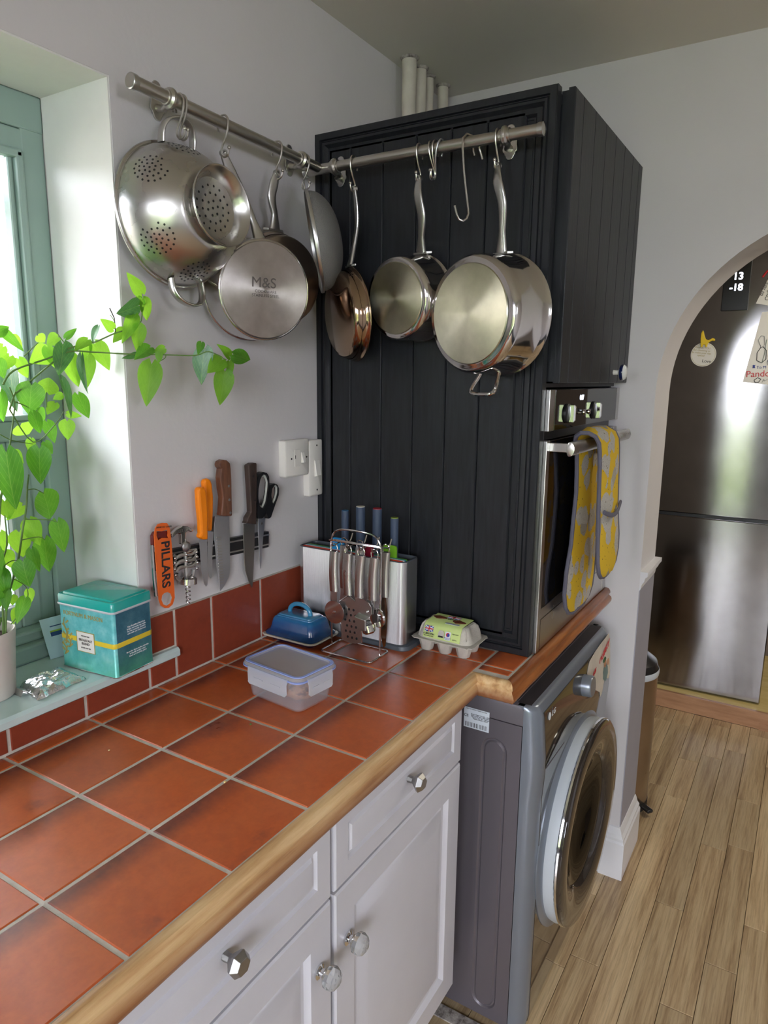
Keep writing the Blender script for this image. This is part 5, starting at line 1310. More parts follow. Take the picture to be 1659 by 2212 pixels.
# ---- food storage box
def frosted(name, tint, a, tr):
    t = NT(name); g = t.n('ShaderNodeBsdfPrincipled'); g.inputs['Base Color'].default_value = tint; g.inputs['Roughness'].default_value = .22
    tl = t.n('ShaderNodeBsdfTranslucent'); tl.inputs[0].default_value = tint
    m1 = t.n('ShaderNodeMixShader'); m1.inputs[0].default_value = tr; t.l(g.outputs[0], m1.inputs[1]); t.l(tl.outputs[0], m1.inputs[2])
    tp = t.n('ShaderNodeBsdfTransparent'); tp.inputs[0].default_value = (.94, .94, .95, 1)
    m2 = t.n('ShaderNodeMixShader'); m2.inputs[0].default_value = a; t.l(tp.outputs[0], m2.inputs[1]); t.l(m1.outputs[0], m2.inputs[2])
    t.l(m2.outputs[0], t.out.inputs['Surface']); M[name] = t.m
frosted('frosted_plastic', (.82, .81, .83, 1), .27, .4); frosted('frosted_lid', (.76, .75, .76, 1), .50, .4); frosted('clip_plastic', (.82, .85, .90, 1), .62, .4); simple('seal_blue', srgb(150, 168, 226), .4)
fb = thing('food_box', 'frosted plastic food box with clip-on lid and lilac seal, in the middle of the worktop', 'food box', (.408, -.248, ZT0+.0005), rot=(0, 0, math.radians(-6)))
hx, hy = .0445, .067
def L2(i, r, z): return [(x, y, z) for x, y in rrect(-hx-i, -hy-i, hx+i, hy+i, r, 5)]
MB().rings([L2(-.006, .012, 0), L2(-.002, .014, .003), L2(.002, .016, .030), L2(.005, .017, .058), L2(.008, .018, .059), L2(.008, .018, .062), L2(.0035, .016, .062), L2(.003, .016, .056), L2(0, .015, .030), L2(-.004, .012, .005), L2(-.007, .011, .0022)]).build('tub', 'frosted_plastic', fb, world=False)
MB().rings([L2(.0085, .018, .0625), L2(.0095, .019, .066), L2(.008, .018, .0700), L2(.001, .014, .0712), L2(-.001, .013, .0690), L2(-.006, .011, .0685)]).build('lid', 'frosted_lid', fb, world=False)
MB().rings([L2(.0070, .017, .0705), L2(.0065, .017, .0720), L2(.0020, .014, .0722), L2(.0015, .014, .0705)], cap0=False, cap1=False).build('seal', 'seal_blue', fb, world=False)
MB().rings([L2(.0100, .018, .0610), L2(.0105, .019, .0640), L2(.0070, .018, .0642), L2(.0070, .018, .0610)], cap0=False, cap1=False).build('seal', 'seal_blue', fb, world=False)
for ax, s, ln in (('x', -1, .050), ('x', 1, .050), ('y', -1, .031), ('y', 1, .031)):
    m = MB(); e = (hx if ax == 'x' else hy)+.0095
    prof = [(e-.002, .0665), (e+.003, .0660), (e+.0042, .055), (e+.0036, .036), (e+.0046, .0335), (e+.0030, .0330), (e+.0022, .036), (e+.0026, .055), (e-.002, .0645)]
    R = []
    for q, zz in ((-ln, .004), (-ln+.004, 0), (ln-.004, 0), (ln, .004)):
        R.append([((s*p, q, max(z, .0335+zz)) if ax == 'x' else (q, s*p, max(z, .0335+zz))) for p, z in prof])
    c_ = m.rings(R).build('clip', 'clip_plastic', fb, smooth=30, world=False)
    for q in (-.45, .45):
        g = MB(); a0 = e+.0042
        if ax == 'x': g.box(s*a0, ln*q-.012, .047, s*(a0+.0012), ln*q+.012, .0495)
        else: g.box(ln*q-.008, s*a0, .047, ln*q+.008, s*(a0+.0012), .0495)
        g.build('clip_slot', 'clip_plastic', c_, smooth=0, world=False)
bun = thing('cookie', 'lumpy brown cookie seen through the frosted food box', 'cookie', (.410, -.262, ZT0+.004))
m = MB().sphere((.410, -.268, ZT0+.024), .030, 26, 16, (1, 1.25, .66)); rnd = random.Random(5)
m.v = [(x+.002*math.sin(300*y+200*z), y+.002*math.sin(250*x+z*300), max(ZT0+.0040, z+.0018*math.sin(260*x+190*y))) for x, y, z in m.v]
t = NT('cookie_crust'); v = t.coords(); t.bsdf(t.ramp(t.noise(v, 55, 5), [(.38, srgb(96, 52, 28)), (.46, srgb(196, 138, 92)), (.7, srgb(214, 160, 112))]), .8, 0, t.bump(t.noise(v, 90, 4), .8, .002)); M['cookie_crust'] = t.m
m.build('body', 'cookie_crust', bun)

# ---- knife and board block
kb = thing('board_and_knife_block', 'silver ribbed stand holding chopping boards and knives against the black cabinet', 'knife block', (.748, -.18, ZT0))
BB = (.706, -.328, .792, -.018)
MB().rings([lay(*BB, .020, ZT0), lay(*inset(BB, -.001), .021, ZT0+.003), lay(*inset(BB, .001), .020, ZT0+.010), lay(*inset(BB, .005), .016, ZT0+.012)]).build('base', simple('dark_grey_plastic', srgb(82, 88, 94), .45), kb)
SB = (.713, -.317, .782, -.026)
def ribbed(z):
    P = []; base = rrect(*SB, .016, 6)
    for i in range(len(base)):
        a = Vector(base[i]); b = Vector(base[(i+1) % len(base)]); L = (b-a).length
        P.append(a)
        if L > .06:
            n_ = int(L/.0022); nn = Vector(((b-a).y, -(b-a).x)).normalized()
            for k in range(1, n_*2):
                P.append(a.lerp(b, k/(n_*2)) - nn*(.00055 if k % 2 else 0)*-1)
    return [(p.x, p.y, z) for p in P]
sh = MB(); o_ = ribbed(ZT0+.012); 
sh.rings([ribbed(ZT0+.012), ribbed(1.099)], cap0=False, cap1=False)
sh.build('ribbed_shell', 'steel_ribbed', kb, smooth=20)
m = MB(); o1 = rrect(*SB, .016, 6); i1 = rrect(*inset(SB, .004), .013, 6)
m.rings([[(x, y, 1.099) for x, y in o1], [(x, y, 1.1005) for x, y in rrect(*inset(SB, .001), .015, 6)], [(x, y, 1.1005) for x, y in i1], [(x, y, ZT0+.014) for x, y in i1]], cap0=False, cap1=True).build('top_rim', 'dark_grey_plastic', kb)
for x, c, nm, y0_, y1_, lab in ((.7215, (200, 52, 30), 'red', -.232, -.206, 'red edged chopping board standing first from the front in the silver block'), (.7275, (232, 232, 228), 'white', -.190, -.170, 'white chopping board standing second in the silver block'), (.7335, (70, 160, 190), 'blue', -.146, -.114, 'blue tabbed chopping board standing third in the silver block'), (.7395, (96, 160, 50), 'green', -.282, -.246, 'green tabbed chopping board standing at the back of the silver block')):
    cb_ = thing('chopping_board', lab, 'chopping board', (x, -.18, 1.03), 'coloured chopping boards in the silver block')
    mt = simple('board_'+nm, srgb(*c), .45)
    MB().rings([[(x+q, y, z) for y, z in rrect(-.309, .925, -.036, 1.1015, .004, 3)] for q in (-.0020, .0020)]).build('panel', mt, cb_, smooth=0)
    if nm != 'white': MB().rings([[(x+q, y, z) for y, z in rrect(y0_, 1.095, y1_, 1.128, .006, 4)] for q in (-.0021, .0021)]).build('tab', simple('tab_'+nm, {'red': srgb(150, 24, 50), 'blue': srgb(30, 150, 215), 'green': srgb(120, 180, 40)}[nm], .4), cb_, smooth=0)
for y, zt, r, c, nm in ((-.128, 1.188, .0085, (46, 96, 132), 'blue'), (-.171, 1.202, .0105, (214, 208, 190), 'cream'), (-.216, 1.202, .0105, (170, 36, 52), 'red'), (-.2615, 1.186, .0090, (140, 160, 60), 'olive')):
    k_ = thing('block_knife', 'knife with slate blue round handle and %s end cap standing in the silver block' % nm, 'knife', (.763, y, 1.10), 'slate handled knives in the silver block')
    MB().lathe([(0, 1.055), (r*.96, 1.055), (r, 1.12), (r*1.03, zt-.004), (r*.98, zt-.0015), (0, zt-.0015)], (.763, y, 0), (0, 0, 1), 28).build('handle', simple('slate_grip', srgb(62, 76, 98), .6), k_)
    MB().lathe([(r*.97, zt-.0016), (r*.92, zt), (0, zt+.0004)], (.763, y, 0), (0, 0, 1), 28).build('end_cap', simple('cap_'+nm, srgb(*c), .5), k_)
    MB().box(.762, y-.010, .96, .764, y+.010, 1.056).build('blade', 'steel_blade', k_, smooth=0)

# ---- gadget rack
gr = thing('utensil_rack', 'chrome wire rack hung with steel kitchen gadgets in front of the silver block', 'utensil rack', (.654, -.228, ZT0))
zr = ZT0+.0024
m = MB(); m.tube([(x, y, zr) for x, y in rrect(.613, -.2935, .693, -.165, .010, 5)], .0022, 8, closed=True); m.build('base_wire', 'steel_polished', gr)
m = MB(); m.tube(smooth_pts([(.656, -.1655, zr), (.656, -.1655, .95), (.656, -.1655, 1.10), (.656, -.1655, 1.140), (.656, -.172, 1.158), (.656, -.188, 1.168), (.656, -.229, 1.171), (.656, -.270, 1.168), (.656, -.286, 1.158), (.656, -.2925, 1.140), (.656, -.2925, 1.10), (.656, -.2925, .95), (.656, -.2925, zr)], 5), .0022, 8); m.build('hoop', 'steel_polished', gr)
HY = (-.190, -.2265, -.2590, -.2895)
for x in (.652, .660): MB().tube([(x, -.163, 1.1435), (x, -.295, 1.1435)], .0016, 8).build('cross_wire', 'steel_polished', gr)
for y in HY:
    MB().tube(smooth_pts([(.660, y, 1.1425), (.645, y, 1.1410), (.634, y, 1.1380), (.628, y, 1.1395), (.624, y, 1.149)], 4), .0015, 8).build('prong', 'steel_polished', gr)
    MB().tube(smooth_pts([(.652, y-.006, 1.1425), (.668, y-.006, 1.1410), (.680, y-.006, 1.1380), (.686, y-.006, 1.1410), (.694, y-.006, 1.155)], 4), .0015, 8).build('prong', 'steel_polished', gr)
def gadget(name, label, yt, yb, x, w=.0215, zt=1.127, zb=1.036):
    t_ = thing(name, label, 'kitchen tool', (x, yt, 1.14), 'steel kitchen gadgets on the wire rack')
    R = []
    for i in range(9):
        u = i/8; y = yt+(yb-yt)*u+.0022*math.sin(PI*u); z = zt+(zb-zt)*u
        R.append([(x+.0062*math.sin(a), y+w/2*math.cos(a), z) for a in [2*PI*j/20 for j in range(20)]])
    MB().rings(R).build('handle', 'steel_brushed', t_, smooth=50)
    MB().tube(smooth_pts([(x, yt-.0065, zt-.002), (x, yt-.0085, zt+.008), (x, yt-.005, zt+.0155), (x, yt, zt+.017), (x, yt+.005, zt+.0155), (x, yt+.0085, zt+.008), (x, yt+.0065, zt-.002)], 4), .0013, 8).build('hanging_loop', 'steel_polished', t_)
    return t_
XU = .632
def yz(L, x0, x1, mat, nm, par, bevel=0): return MB().rings([[(x, y, z) for y, z in L] for x in (x0, x1)]).build(nm, mat, par, smooth=0, bevel=bevel)
g = gadget('pizza_cutter', 'steel pizza wheel with round blade, leftmost tool on the rack front', -.1905, -.1905, XU, zb=1.038)
MB().lathe([(0, -.0006), (.0253, -.0003), (.0253, .0003), (0, .0006)], (XU-.006, -.1946, .9928), (-1, 0, 0), 48).build('wheel', 'steel_polished', g)
MB().lathe([(0, 0), (.0038, 0), (.0030, .0022), (0, .0026)], (XU-.0066, -.1946, .9928), (-1, 0, 0), 18).build('axle', 'chrome', g)
yz([(-.183, 1.038), (-.199, 1.038), (-.2005, 1.02), (-.198, .990), (-.191, .990), (-.186, 1.015)], XU-.004, XU-.0028, 'steel_satin', 'fork', g)
g = gadget('flat_grater', 'steel paddle grater with round holes, second tool on the rack front', -.2265, -.2262, XU, zb=1.036)
yz([(-.2262, 1.030), (-.206, 1.016), (-.2035, 1.010), (-.2070, .9715), (-.2085, .932), (-.216, .929), (-.2285, .9275), (-.244, .929), (-.2600, .9335), (-.2612, .941), (-.2580, .9817), (-.2550, 1.0185), (-.2506, 1.021), (-.238, 1.030)], XU+.002, XU+.003, 'steel_satin', 'blade', g)
twig([(XU+.0015, -.2262, 1.036), (XU+.0015, -.2225, 1.031), (XU+.0015, -.206, 1.018), (XU+.0015, -.204, 1.010), (XU+.0015, -.209, .931)], .0014).build('edge_wire', 'steel_polished', g)
twig([(XU+.0015, -.2290, 1.036), (XU+.0015, -.233, 1.031), (XU+.0015, -.2515, 1.020), (XU+.0015, -.2555, 1.012), (XU+.0015, -.2612, .936)], .0014).build('edge_wire', 'steel_polished', g)
hm = MB()
for r_ in range(6):
    for c_ in range(3):
        y = -.2165-.0115*c_-(.004 if r_ % 2 else 0)-.0008*r_; z = 1.0035-.0125*r_
        hm.rings([[(XU+q, y+.0027*math.cos(a), z+.0030*math.sin(a)) for a in [2*PI*j/10 for j in range(10)]] for q in (.0012, .0032)])
ho = hm.build('holes', 'black_plastic', g, smooth=0); ho['kind'] = 'stuff'
g = gadget('garlic_press', 'steel garlic press with ribbed drum, third tool on the rack front', -.2595, -.2540, XU, zb=1.0355)
yz([(-.2478, 1.034), (-.2654, 1.0365), (-.2819, 1.0298), (-.2892, 1.020), (-.2902, 1.0058), (-.2839, .9997), (-.2582, 1.0028), (-.2525, 1.0164)], XU-.006, XU-.0045, 'steel_satin', 'arm', g)
MB().rings([[(XU-.006, y, z) for y, z in ((-.257, 1.004), (-.286, 1.000), (-.286, .976), (-.262, .974))], [(XU-.020, y, z) for y, z in ((-.2555, .999), (-.283, .995), (-.284, .972), (-.266, .970))]]).build('box', 'steel_satin', g, smooth=0, bevel=.001)
MB().sphere((XU-.007, -.2795, 1.0100), .0028, 12, 8).build('rivet', 'chrome', g)
d_ = MB().lathe([(0, 0), (.0145, 0), (.0145, .014), (.010, .018), (0, .018)], (XU-.004, -.279, .980), (0, -.3, -1), 24).build('drum', 'steel_polished', g)
for i in range(7): MB().obox((XU-.0135, -.2870, .9945-.0035*i), (.4, -1, 0), (1, .4, 0), (0, 0, 1), .0035, .0022, .0007).build('tooth', 'black_plastic', d_, smooth=0)
g = gadget('can_opener', 'steel can opener, rightmost tool on the rack front', -.2925, -.2885, XU, zb=1.0355)
yz([(-.2735, 1.034), (-.2925, 1.035), (-.2903, 1.004), (-.2839, 1.003)], XU, XU+.0015, 'steel_satin', 'blade', g)
MB().lathe([(0, 0), (.020, 0), (.021, .003), (.019, .006), (0, .007)], (XU+.010, -.297, .9955), (-1, .2, 0), 36).build('cutting_wheel', 'steel_polished', g)
g = gadget('cheese_slicer', 'steel handled tool hanging at the back of the rack, left side', -.181, -.181, .684, zb=1.030)
yz([(-.172, 1.03), (-.190, 1.03), (-.192, 1.00), (-.186, .975), (-.176, .975), (-.170, 1.00)], .683, .6845, 'steel_satin', 'blade', g)
g = gadget('peeler', 'steel handled peeler hanging at the back of the rack, in the middle', -.222, -.222, .684, zb=1.030)
g2 = twig([(.684, -.222, 1.03), (.684, -.2125, 1.015), (.684, -.213, .985), (.684, -.222, .972), (.684, -.231, .985), (.684, -.2315, 1.015), (.684, -.222, 1.03)], .0016); g2.build('frame', 'steel_satin', g)
g = gadget('cake_knife', 'steel handled slim dark blade hanging at the back of the rack, right end', -.288, -.285, .684, zb=1.028)
yz([(-.2800, 1.026), (-.2890, 1.026), (-.2931, .9933), (-.2926, .9567), (-.2894, .916), (-.2840, .912), (-.2760, .9439), (-.2735, .9937)], .6835, .6848, 'steel_bronze', 'blade', g)

# ---- egg box
eb = thing('egg_box', 'grey pulp box of six eggs with lime green label and union flags', 'egg box', (.781, -.388, ZT0))
EC = (.7805, -.397)
m = MB()
cups = [(EC[0]+dx, EC[1]+dy) for dx in (-.0205, .0205) for dy in (-.0445, 0, .0445)]
for cx, cy in cups:
    MB().lathe([(0, 0), (.0125, 0), (.0140, .002), (.0180, .018), (.0212, .030), (.0200, .031), (.0165, .018), (.012, .004), (0, .003)], (cx, cy, ZT0), (0, 0, 1), 10).build('cup', 'egg_pulp', eb, smooth=30)
HXe, HYe = .0405, .0655
def E2(i, r, z, wob=0): 
    P = []
    for k, (x, y) in enumerate(rrect(-HXe-i, -HYe-i, HXe+i, HYe+i, r, 5)):
        P.append((EC[0]+x+wob*math.sin(k*2.3), EC[1]+y+wob*math.cos(k*3.1), ZT0+z+wob*.6*math.sin(k*1.9)))
    return P
MB().rings([E2(.002, .014, .0270), E2(.0085, .016, .0290, .0012), E2(.0085, .016, .0306, .0012), E2(.002, .014, .0315)]).build('flange', 'egg_pulp', eb, smooth=30)
# lid: three rounded bays each side
def lidring(s, z, amp):
    P = []; n = 60
    for k in range(n):
        a = 2*PI*k/n; ca_, sa_ = math.cos(a), math.sin(a)
        x = HXe*math.copysign(abs(ca_)**.45, ca_); y = HYe*math.copysign(abs(sa_)**.45, sa_)
        dent = amp*(.5-.5*math.cos(2*PI*y/.0445))*(1 if abs(x) > HXe*.8 else 0) + amp*(.5+.5*math.cos(PI*x/HXe*1.0))*(1 if abs(y) > HYe*.85 else 0)
        P.append((EC[0]+(x-math.copysign(dent, x)*(abs(x) > HXe*.8))*s, EC[1]+(y-math.copysign(dent, y)*(abs(y) > HYe*.85))*(1-(1-s)*.6), ZT0+z))
    return P
MB().rings([lidring(1.03, .0316, .001), lidring(1.0, .040, .002), lidring(.96, .050, .0075), lidring(.88, .059, .0085), lidring(.72, .0650, .006), lidring(.5, .0655, .001)]).build('lid', 'egg_pulp', eb, smooth=40)
simple('label_green', srgb(204, 222, 140), .55, var=.03)
Y0, Y1 = EC[1]-.044, EC[1]+.044
lbm = MB(); LP = [(-.0425, .0345), (-.0412, .041), (-.0385, .051), (-.0345, .0595), (-.0290, .0660), (.0285, .0668), (.0335, .0610)]
ins = .0011; R = []
for y in (Y0, Y0+.02, EC[1], Y1-.02, Y1):
    R.append([(EC[0]+x*1.0-.0014, y, ZT0+z+.0012) for x, z in LP] + [(EC[0]+x*1.0-.0004, y, ZT0+z+.0004) for x, z in reversed(LP)])
lab = lbm.rings(R).build('label', 'label_green', eb, smooth=50)
def flag(o, u, v, w, h, par):
    o, u, v = Vector(o), Vector(u).normalized(), Vector(v).normalized(); n_ = u.cross(v)
    def q(a, b, c, d, mat, e, nm='flag_band'):
        m = MB(); m.rings([[o+u*a+v*b+n_*k, o+u*c+v*b+n_*k, o+u*c+v*d+n_*k, o+u*a+v*d+n_*k] for k in (0, e)]); m.build(nm, mat, par, smooth=0)
    q(-w/2, -h/2, w/2, h/2, 'ink_blue', .0004, 'flag_field')
    for s in (1, -1):
        m = MB(); a = Vector((w/2*.94, h/2*.94*s)); d_ = Vector((a.y, -a.x)).normalized()*h*.07
        m.rings([[o+u*p[0]+v*p[1]+n_*k for p in ((-a.x-d_.x, -a.y-d_.y), (a.x-d_.x, a.y-d_.y), (a.x+d_.x, a.y+d_.y), (-a.x+d_.x, -a.y+d_.y))] for k in (.0003, .0006)]); m.build('flag_band', 'ink_white', par, smooth=0)
    q(-w/2, -h*.17, w/2, h*.17, 'ink_white', .0008); q(-w*.1, -h/2, w*.1, h/2, 'ink_white', .0008)
    q(-w/2, -h*.09, w/2, h*.09, 'ink_red', .0011); q(-w*.055, -h/2, w*.055, h/2, 'ink_red', .0011)
fr_n = Vector((-.93, 0, .36)); upv = Vector((.36, 0, .93)); rt = Vector((0, -1, 0))
FO = Vector((EC[0]-.0424, 0, ZT0+.0455))
def fp(y, dz): return Vector((EC[0]-.0432, y, ZT0+.0475)) + upv*dz + fr_n*.0006
flag(fp(Y1-.014, .0078), rt, upv, .020, .013, lab)
text('6 BRITISH', .0062, 'ink_dark', fp(Y1-.015, -.0035), rt, upv, lab, 'lettering')
text('FREE RANGE EGGS', .0028, 'ink_dark', fp(Y1-.015, -.0080), rt, upv, lab, 'lettering')
mb_ = MB().rings([[fp(EC[1]+y_, z_)+fr_n*k for y_, z_ in ((.007, -.006), (-.007, -.006), (-.007, .004), (-.004, .009), (.004, .009), (.007, .004))] for k in (0, .0008)]); mb_.build('window_tab', 'egg_pulp', lab, smooth=0)
MB().rings([[fp(EC[1]+y_, z_)+fr_n*k for y_, z_ in ((.006, -.0062), (-.006, -.0062), (-.005, -.0025), (.005, -.0025))] for k in (0, .0012)]).build('dark_slot', 'black_plastic', lab, smooth=0)
MB().rings([[fp(Y0+.028+y_, z_)+fr_n*k for y_, z_ in ((.0065, -.009), (-.0065, -.009), (-.0065, .009), (.0065, .009))] for k in (0, .0005)]).build('quality_mark', 'ink_white', lab, smooth=0)
MB().rings([[fp(Y0+.028+.0042*math.cos(a), .0025+.0045*math.sin(a))+fr_n*k for a in [2*PI*j/16 for j in range(16)]] for k in (.0004, .0009)]).build('mark_red', 'ink_red', lab, smooth=0)
MB().rings([[fp(Y0+.0265+.0030*math.cos(a), .0020+.0036*math.sin(a))+fr_n*k for a in [2*PI*j/16 for j in range(16)]] for k in (.0008, .0012)]).build('mark_blue', 'ink_blue', lab, smooth=0)
text('BRITISH LION\nQUALITY', .0026, 'ink_blue', fp(Y0+.028, -.0062)+fr_n*.0006, rt, upv, lab, 'lettering')
text('SIZE LARGE', .0028, 'ink_dark', fp(Y0+.011, .006), rt, upv, lab, 'lettering'); text('RECYCLE', .0024, 'ink_dark', fp(Y0+.011, -.006), rt, upv, lab, 'lettering')
zt_ = ZT0+.0685
flag((EC[0]+.014, EC[1]-.004, zt_+.0002), (0, -1, 0), (1, 0, 0), .030, .014, lab)
text('6 BRITISH', .0065, 'ink_dark', (EC[0]+.0015, EC[1]-.002, zt_), (0, -1, 0), (1, 0, 0), lab, 'lettering')
simple('hen_brown', srgb(124, 62, 34), .7, var=.2, vscale=200)
for (cx, cy, rx, ry) in ((EC[0]+.004, Y1-.018, .008, .015), (EC[0]-.004, Y0+.020, .009, .014)):
    MB().rings([[(cx+rx*math.cos(a)*(1+.2*math.sin(3*a)), cy+ry*math.sin(a)*(1+.15*math.cos(4*a)), ZT0+z) for a in [2*PI*j/20 for j in range(20)]] for z in (.0676, .0688)]).build('printed_hen', 'hen_brown', lab, smooth=0)
MB().box(EC[0]-.026, Y0+.012, ZT0+.0674, EC[0]-.018, Y0+.044, ZT0+.0682).build('date_patch', 'rim_grey', lab, smooth=0)

# crumbs on the tiles
for i, (x, y, r, lab_) in enumerate(((.134, -.349, .0022, 'pale crumb in the corner of a tile near the wooden edge'), (.385-.10, -.262, .0020, 'green brown crumb in the middle of a tile left of the food box'), (.10, -.13, .0016, 'tiny pale crumb on the tile in front of the window sill'))):
    m = MB().sphere((x, y, ZT0+r*.8+.0006), r, 8, 6, (1.2, .9, .7)); o = m.build('crumb', 'pale_board' if i != 1 else 'stem_green', None); tag(o, lab_, 'crumb', 'crumbs on the worktop')

# ================================================================ ON THE WINDOW SILL
ZS = .9673
tn = thing('tea_tin', 'square turquoise tea caddy with yellow band, white label and gold lettering on the sill', 'tin', (.2265, .030, ZS), rot=(0, 0, math.radians(5.5)))
def tin_mat(name, c1, c2, c3):
    t = NT(name); v = t.coords(); tc = t.n('ShaderNodeTexCoord'); s = t.n('ShaderNodeSeparateXYZ'); t.l(tc.outputs['Object'], s.inputs[0])
    f = t.noise(v, 22, 6, .65); g = t.noise(v, 55, 5, .7)
    c = t.ramp(f, [(.3, c1), (.5, c2), (.72, c3)])
    mr = t.n('ShaderNodeMapRange'); mr.inputs['From Min'].default_value = .058; mr.inputs['From Max'].default_value = .0; t.l(s.outputs[2], mr.inputs['Value'])
    mu = t.n('ShaderNodeMath', operation='MULTIPLY'); t.l(mr.outputs[0], mu.inputs[0]); t.l(g, mu.inputs[1])
    c = t.mix(mu.outputs[0], c, srgb(90, 190, 140)); t.bsdf(c, .28, .15); M[name] = t.m
tin_mat('tin_print', srgb(70, 166, 172), srgb(112, 200, 204), srgb(170, 228, 228))
tin_mat('tin_print_side', srgb(34, 84, 108), srgb(60, 112, 132), srgb(96, 142, 158))
simple('tin_lid', srgb(30, 168, 158), .25, var=.03, Coat_Weight=.3); simple('tin_yellow', srgb(232, 206, 60), .35, var=.02)
tx, ty, th_ = .045, .0675, .122
def T2(i, r, z): return [(x, y, z) for x, y in rrect(-tx-i, -ty-i, tx+i, ty+i, r, 4)]
MB().rings([T2(-.001, .006, .0), T2(.0006, .007, .0015), T2(0, .007, .003), T2(0, .007, th_)]).build('body', 'tin_print', tn, world=False)
MB().box(-tx+.006, -ty-.0004, .003, tx-.006, -ty+.001, th_-.002).build('side_print', 'tin_print_side', tn, smooth=0, world=False)
MB().rings([T2(.0006, .007, -.0), T2(.0012, .008, .001), T2(.0006, .007, .002)], cap1=False).build('foot_seam', 'chrome', tn, world=False)
MB().rings([T2(.0004, .0074, .0545), T2(.0005, .0074, .0550), T2(.0005, .0074, .0630), T2(.0004, .0074, .0635)], cap0=False, cap1=False).build('yellow_band', 'tin_yellow', tn, world=False)
MB().rings([T2(.0022, .008, th_-.004), T2(.0030, .008, th_-.002), T2(.0022, .008, th_)]).build('rim_bead', 'rim_grey', tn, world=False)
MB().rings([T2(.0018, .008, th_), T2(.0018, .008, th_+.0135), T2(.0003, .007, th_+.0160), T2(-.0030, .006, th_+.0165), T2(-.0048, .005, th_+.0150), T2(-.0062, .005, th_+.0185), T2(-.0080, .004, th_+.0192)]).build('lid', 'tin_lid', tn, world=False)
def local_text(body, size, mat, o, r_, u_, par, **k):
    ob = text(body, size, mat, o, r_, u_, None, **k); ob.parent = par; return ob
lb = MB().box(-tx-.0009, -.019, .0375, -tx+.001, .024, .0745).build('paper_label', 'paper', tn, smooth=0, world=False)
for (y0_, y1_, z0_, z1_) in ((-.019, .024, .0370, .0380), (-.019, .024, .0740, .0750), (-.0195, -.0185, .0370, .0750), (.0235, .0245, .0370, .0750)): MB().box(-tx-.0013, y0_, z0_, -tx, y1_, z1_).build('label_border', 'ink_gold', lb, smooth=0, world=False)
local_text('FORTNUM & MASON', .0112, 'ink_gold', (-tx-.0004, .006, .1040), (0, -1, 0), (0, 0, 1), tn, sx=.92)
local_text('BREAKFAST\nBLEND', .0064, 'ink_etch', (-tx-.0012, .0025, .0560), (0, -1, 0), (0, 0, 1), lb)
local_text('LOOSE LEAF TEA', .0032, 'ink_etch', (-tx-.0012, .0025, .0450), (0, -1, 0), (0, 0, 1), lb); local_text('FAMOUS TEAS', .0032, 'ink_etch', (-tx-.0012, .0025, .0670), (0, -1, 0), (0, 0, 1), lb)
local_text('Our Breakfast Blend is a\nbright and malty tea made\nfor the morning. Drink it\nwith milk and warm toast', .0042, 'ink_white', (.006, -ty-.0006, .080), (1, 0, 0), (0, 0, 1), tn)
local_text('Brew for three to five minutes\nin freshly boiled water\nStore in a cool dry place', .0042, 'ink_white', (.006, -ty-.0006, .036), (1, 0, 0), (0, 0, 1), tn)
for k, (y, z, h) in enumerate(((.052, .050, .045), (.044, .040, .03), (.056, .025, .028))):
    m = MB(); P = smooth_pts([(-tx-.0008, y, z), (-tx-.0008, y-.004, z+h*.4), (-tx-.0008, y+.003, z+h*.7), (-tx-.0008, y+.001, z+h)], 4); m.tube(P, [.0022*(1-i/len(P))+.0006 for i in range(len(P))], 6, flat=.2); m.build('gold_sprig', 'ink_gold', tn, world=False)
    for j in range(5): MB().obox((-tx-.0008, y+(.004 if j % 2 else -.005), z+h*(j+1)/6), (0, 1, .8 if j % 2 else -.8), (1, 0, 0), (0, -.8 if j % 2 else .8, 1), .0032, .0003, .0012).build('gold_leaf', 'ink_gold', tn, smooth=0, world=False)

# foil packet
fo = thing('foil_packet', 'crumpled silver foil packet lying on the green sill before the tin', 'foil packet', (.115, .044, ZS))
rnd = random.Random(21); m = MB(); N = 30; top = []; bot = []
import mathutils
def fn(x, y): return mathutils.noise.noise(Vector((x*70, y*70, 3.1)))
cor = [(.078, .070), (.066, -.003), (.160, .006), (.162, .080)]
for j in range(N+1):
    for i in range(N+1):
        u, v_ = i/N, j/N
        a = Vector(cor[0]).lerp(Vector(cor[3]), u); b = Vector(cor[1]).lerp(Vector(cor[2]), u); p = a.lerp(b, v_)
        e = min(u, 1-u, v_, 1-v_); hgt = .018*min(1, (e*5.0))**.6*(1.0-.35*u)
        nz = fn(p.x, p.y)*.0045+mathutils.noise.noise(Vector((p.x*160, p.y*160, 0)))*.0022; q = Vector((p.x+fn(p.y, p.x)*.003, p.y+fn(p.x, p.y+3)*.003, ZS+max(.0006, hgt+nz*min(1, e*8+.1))))
        m.v.append(tuple(q))
k = len(m.v)
for j in range(N+1):
    for i in range(N+1): x, y, z = m.v[j*(N+1)+i]; m.v.append((x, y, ZS+.0002))
for j in range(N):
    for i in range(N):
        a = j*(N+1)+i; m.f.append((a, a+1, a+N+2, a+N+1)); m.f.append((k+a+N+1, k+a+N+2, k+a+1, k+a))
for i in range(N):
    for (a, b) in ((i, i+1), (N*(N+1)+i, N*(N+1)+i+1), (i*(N+1), (i+1)*(N+1)), (i*(N+1)+N, (i+1)*(N+1)+N)): m.f.append((a, b, k+b, k+a))
simple('foil', (.85, .85, .86, 1), .22, 1.0, var=.01, bump=.6, bscale=160, bdist=.002)
m.build('wrap', 'foil', fo, smooth=18)

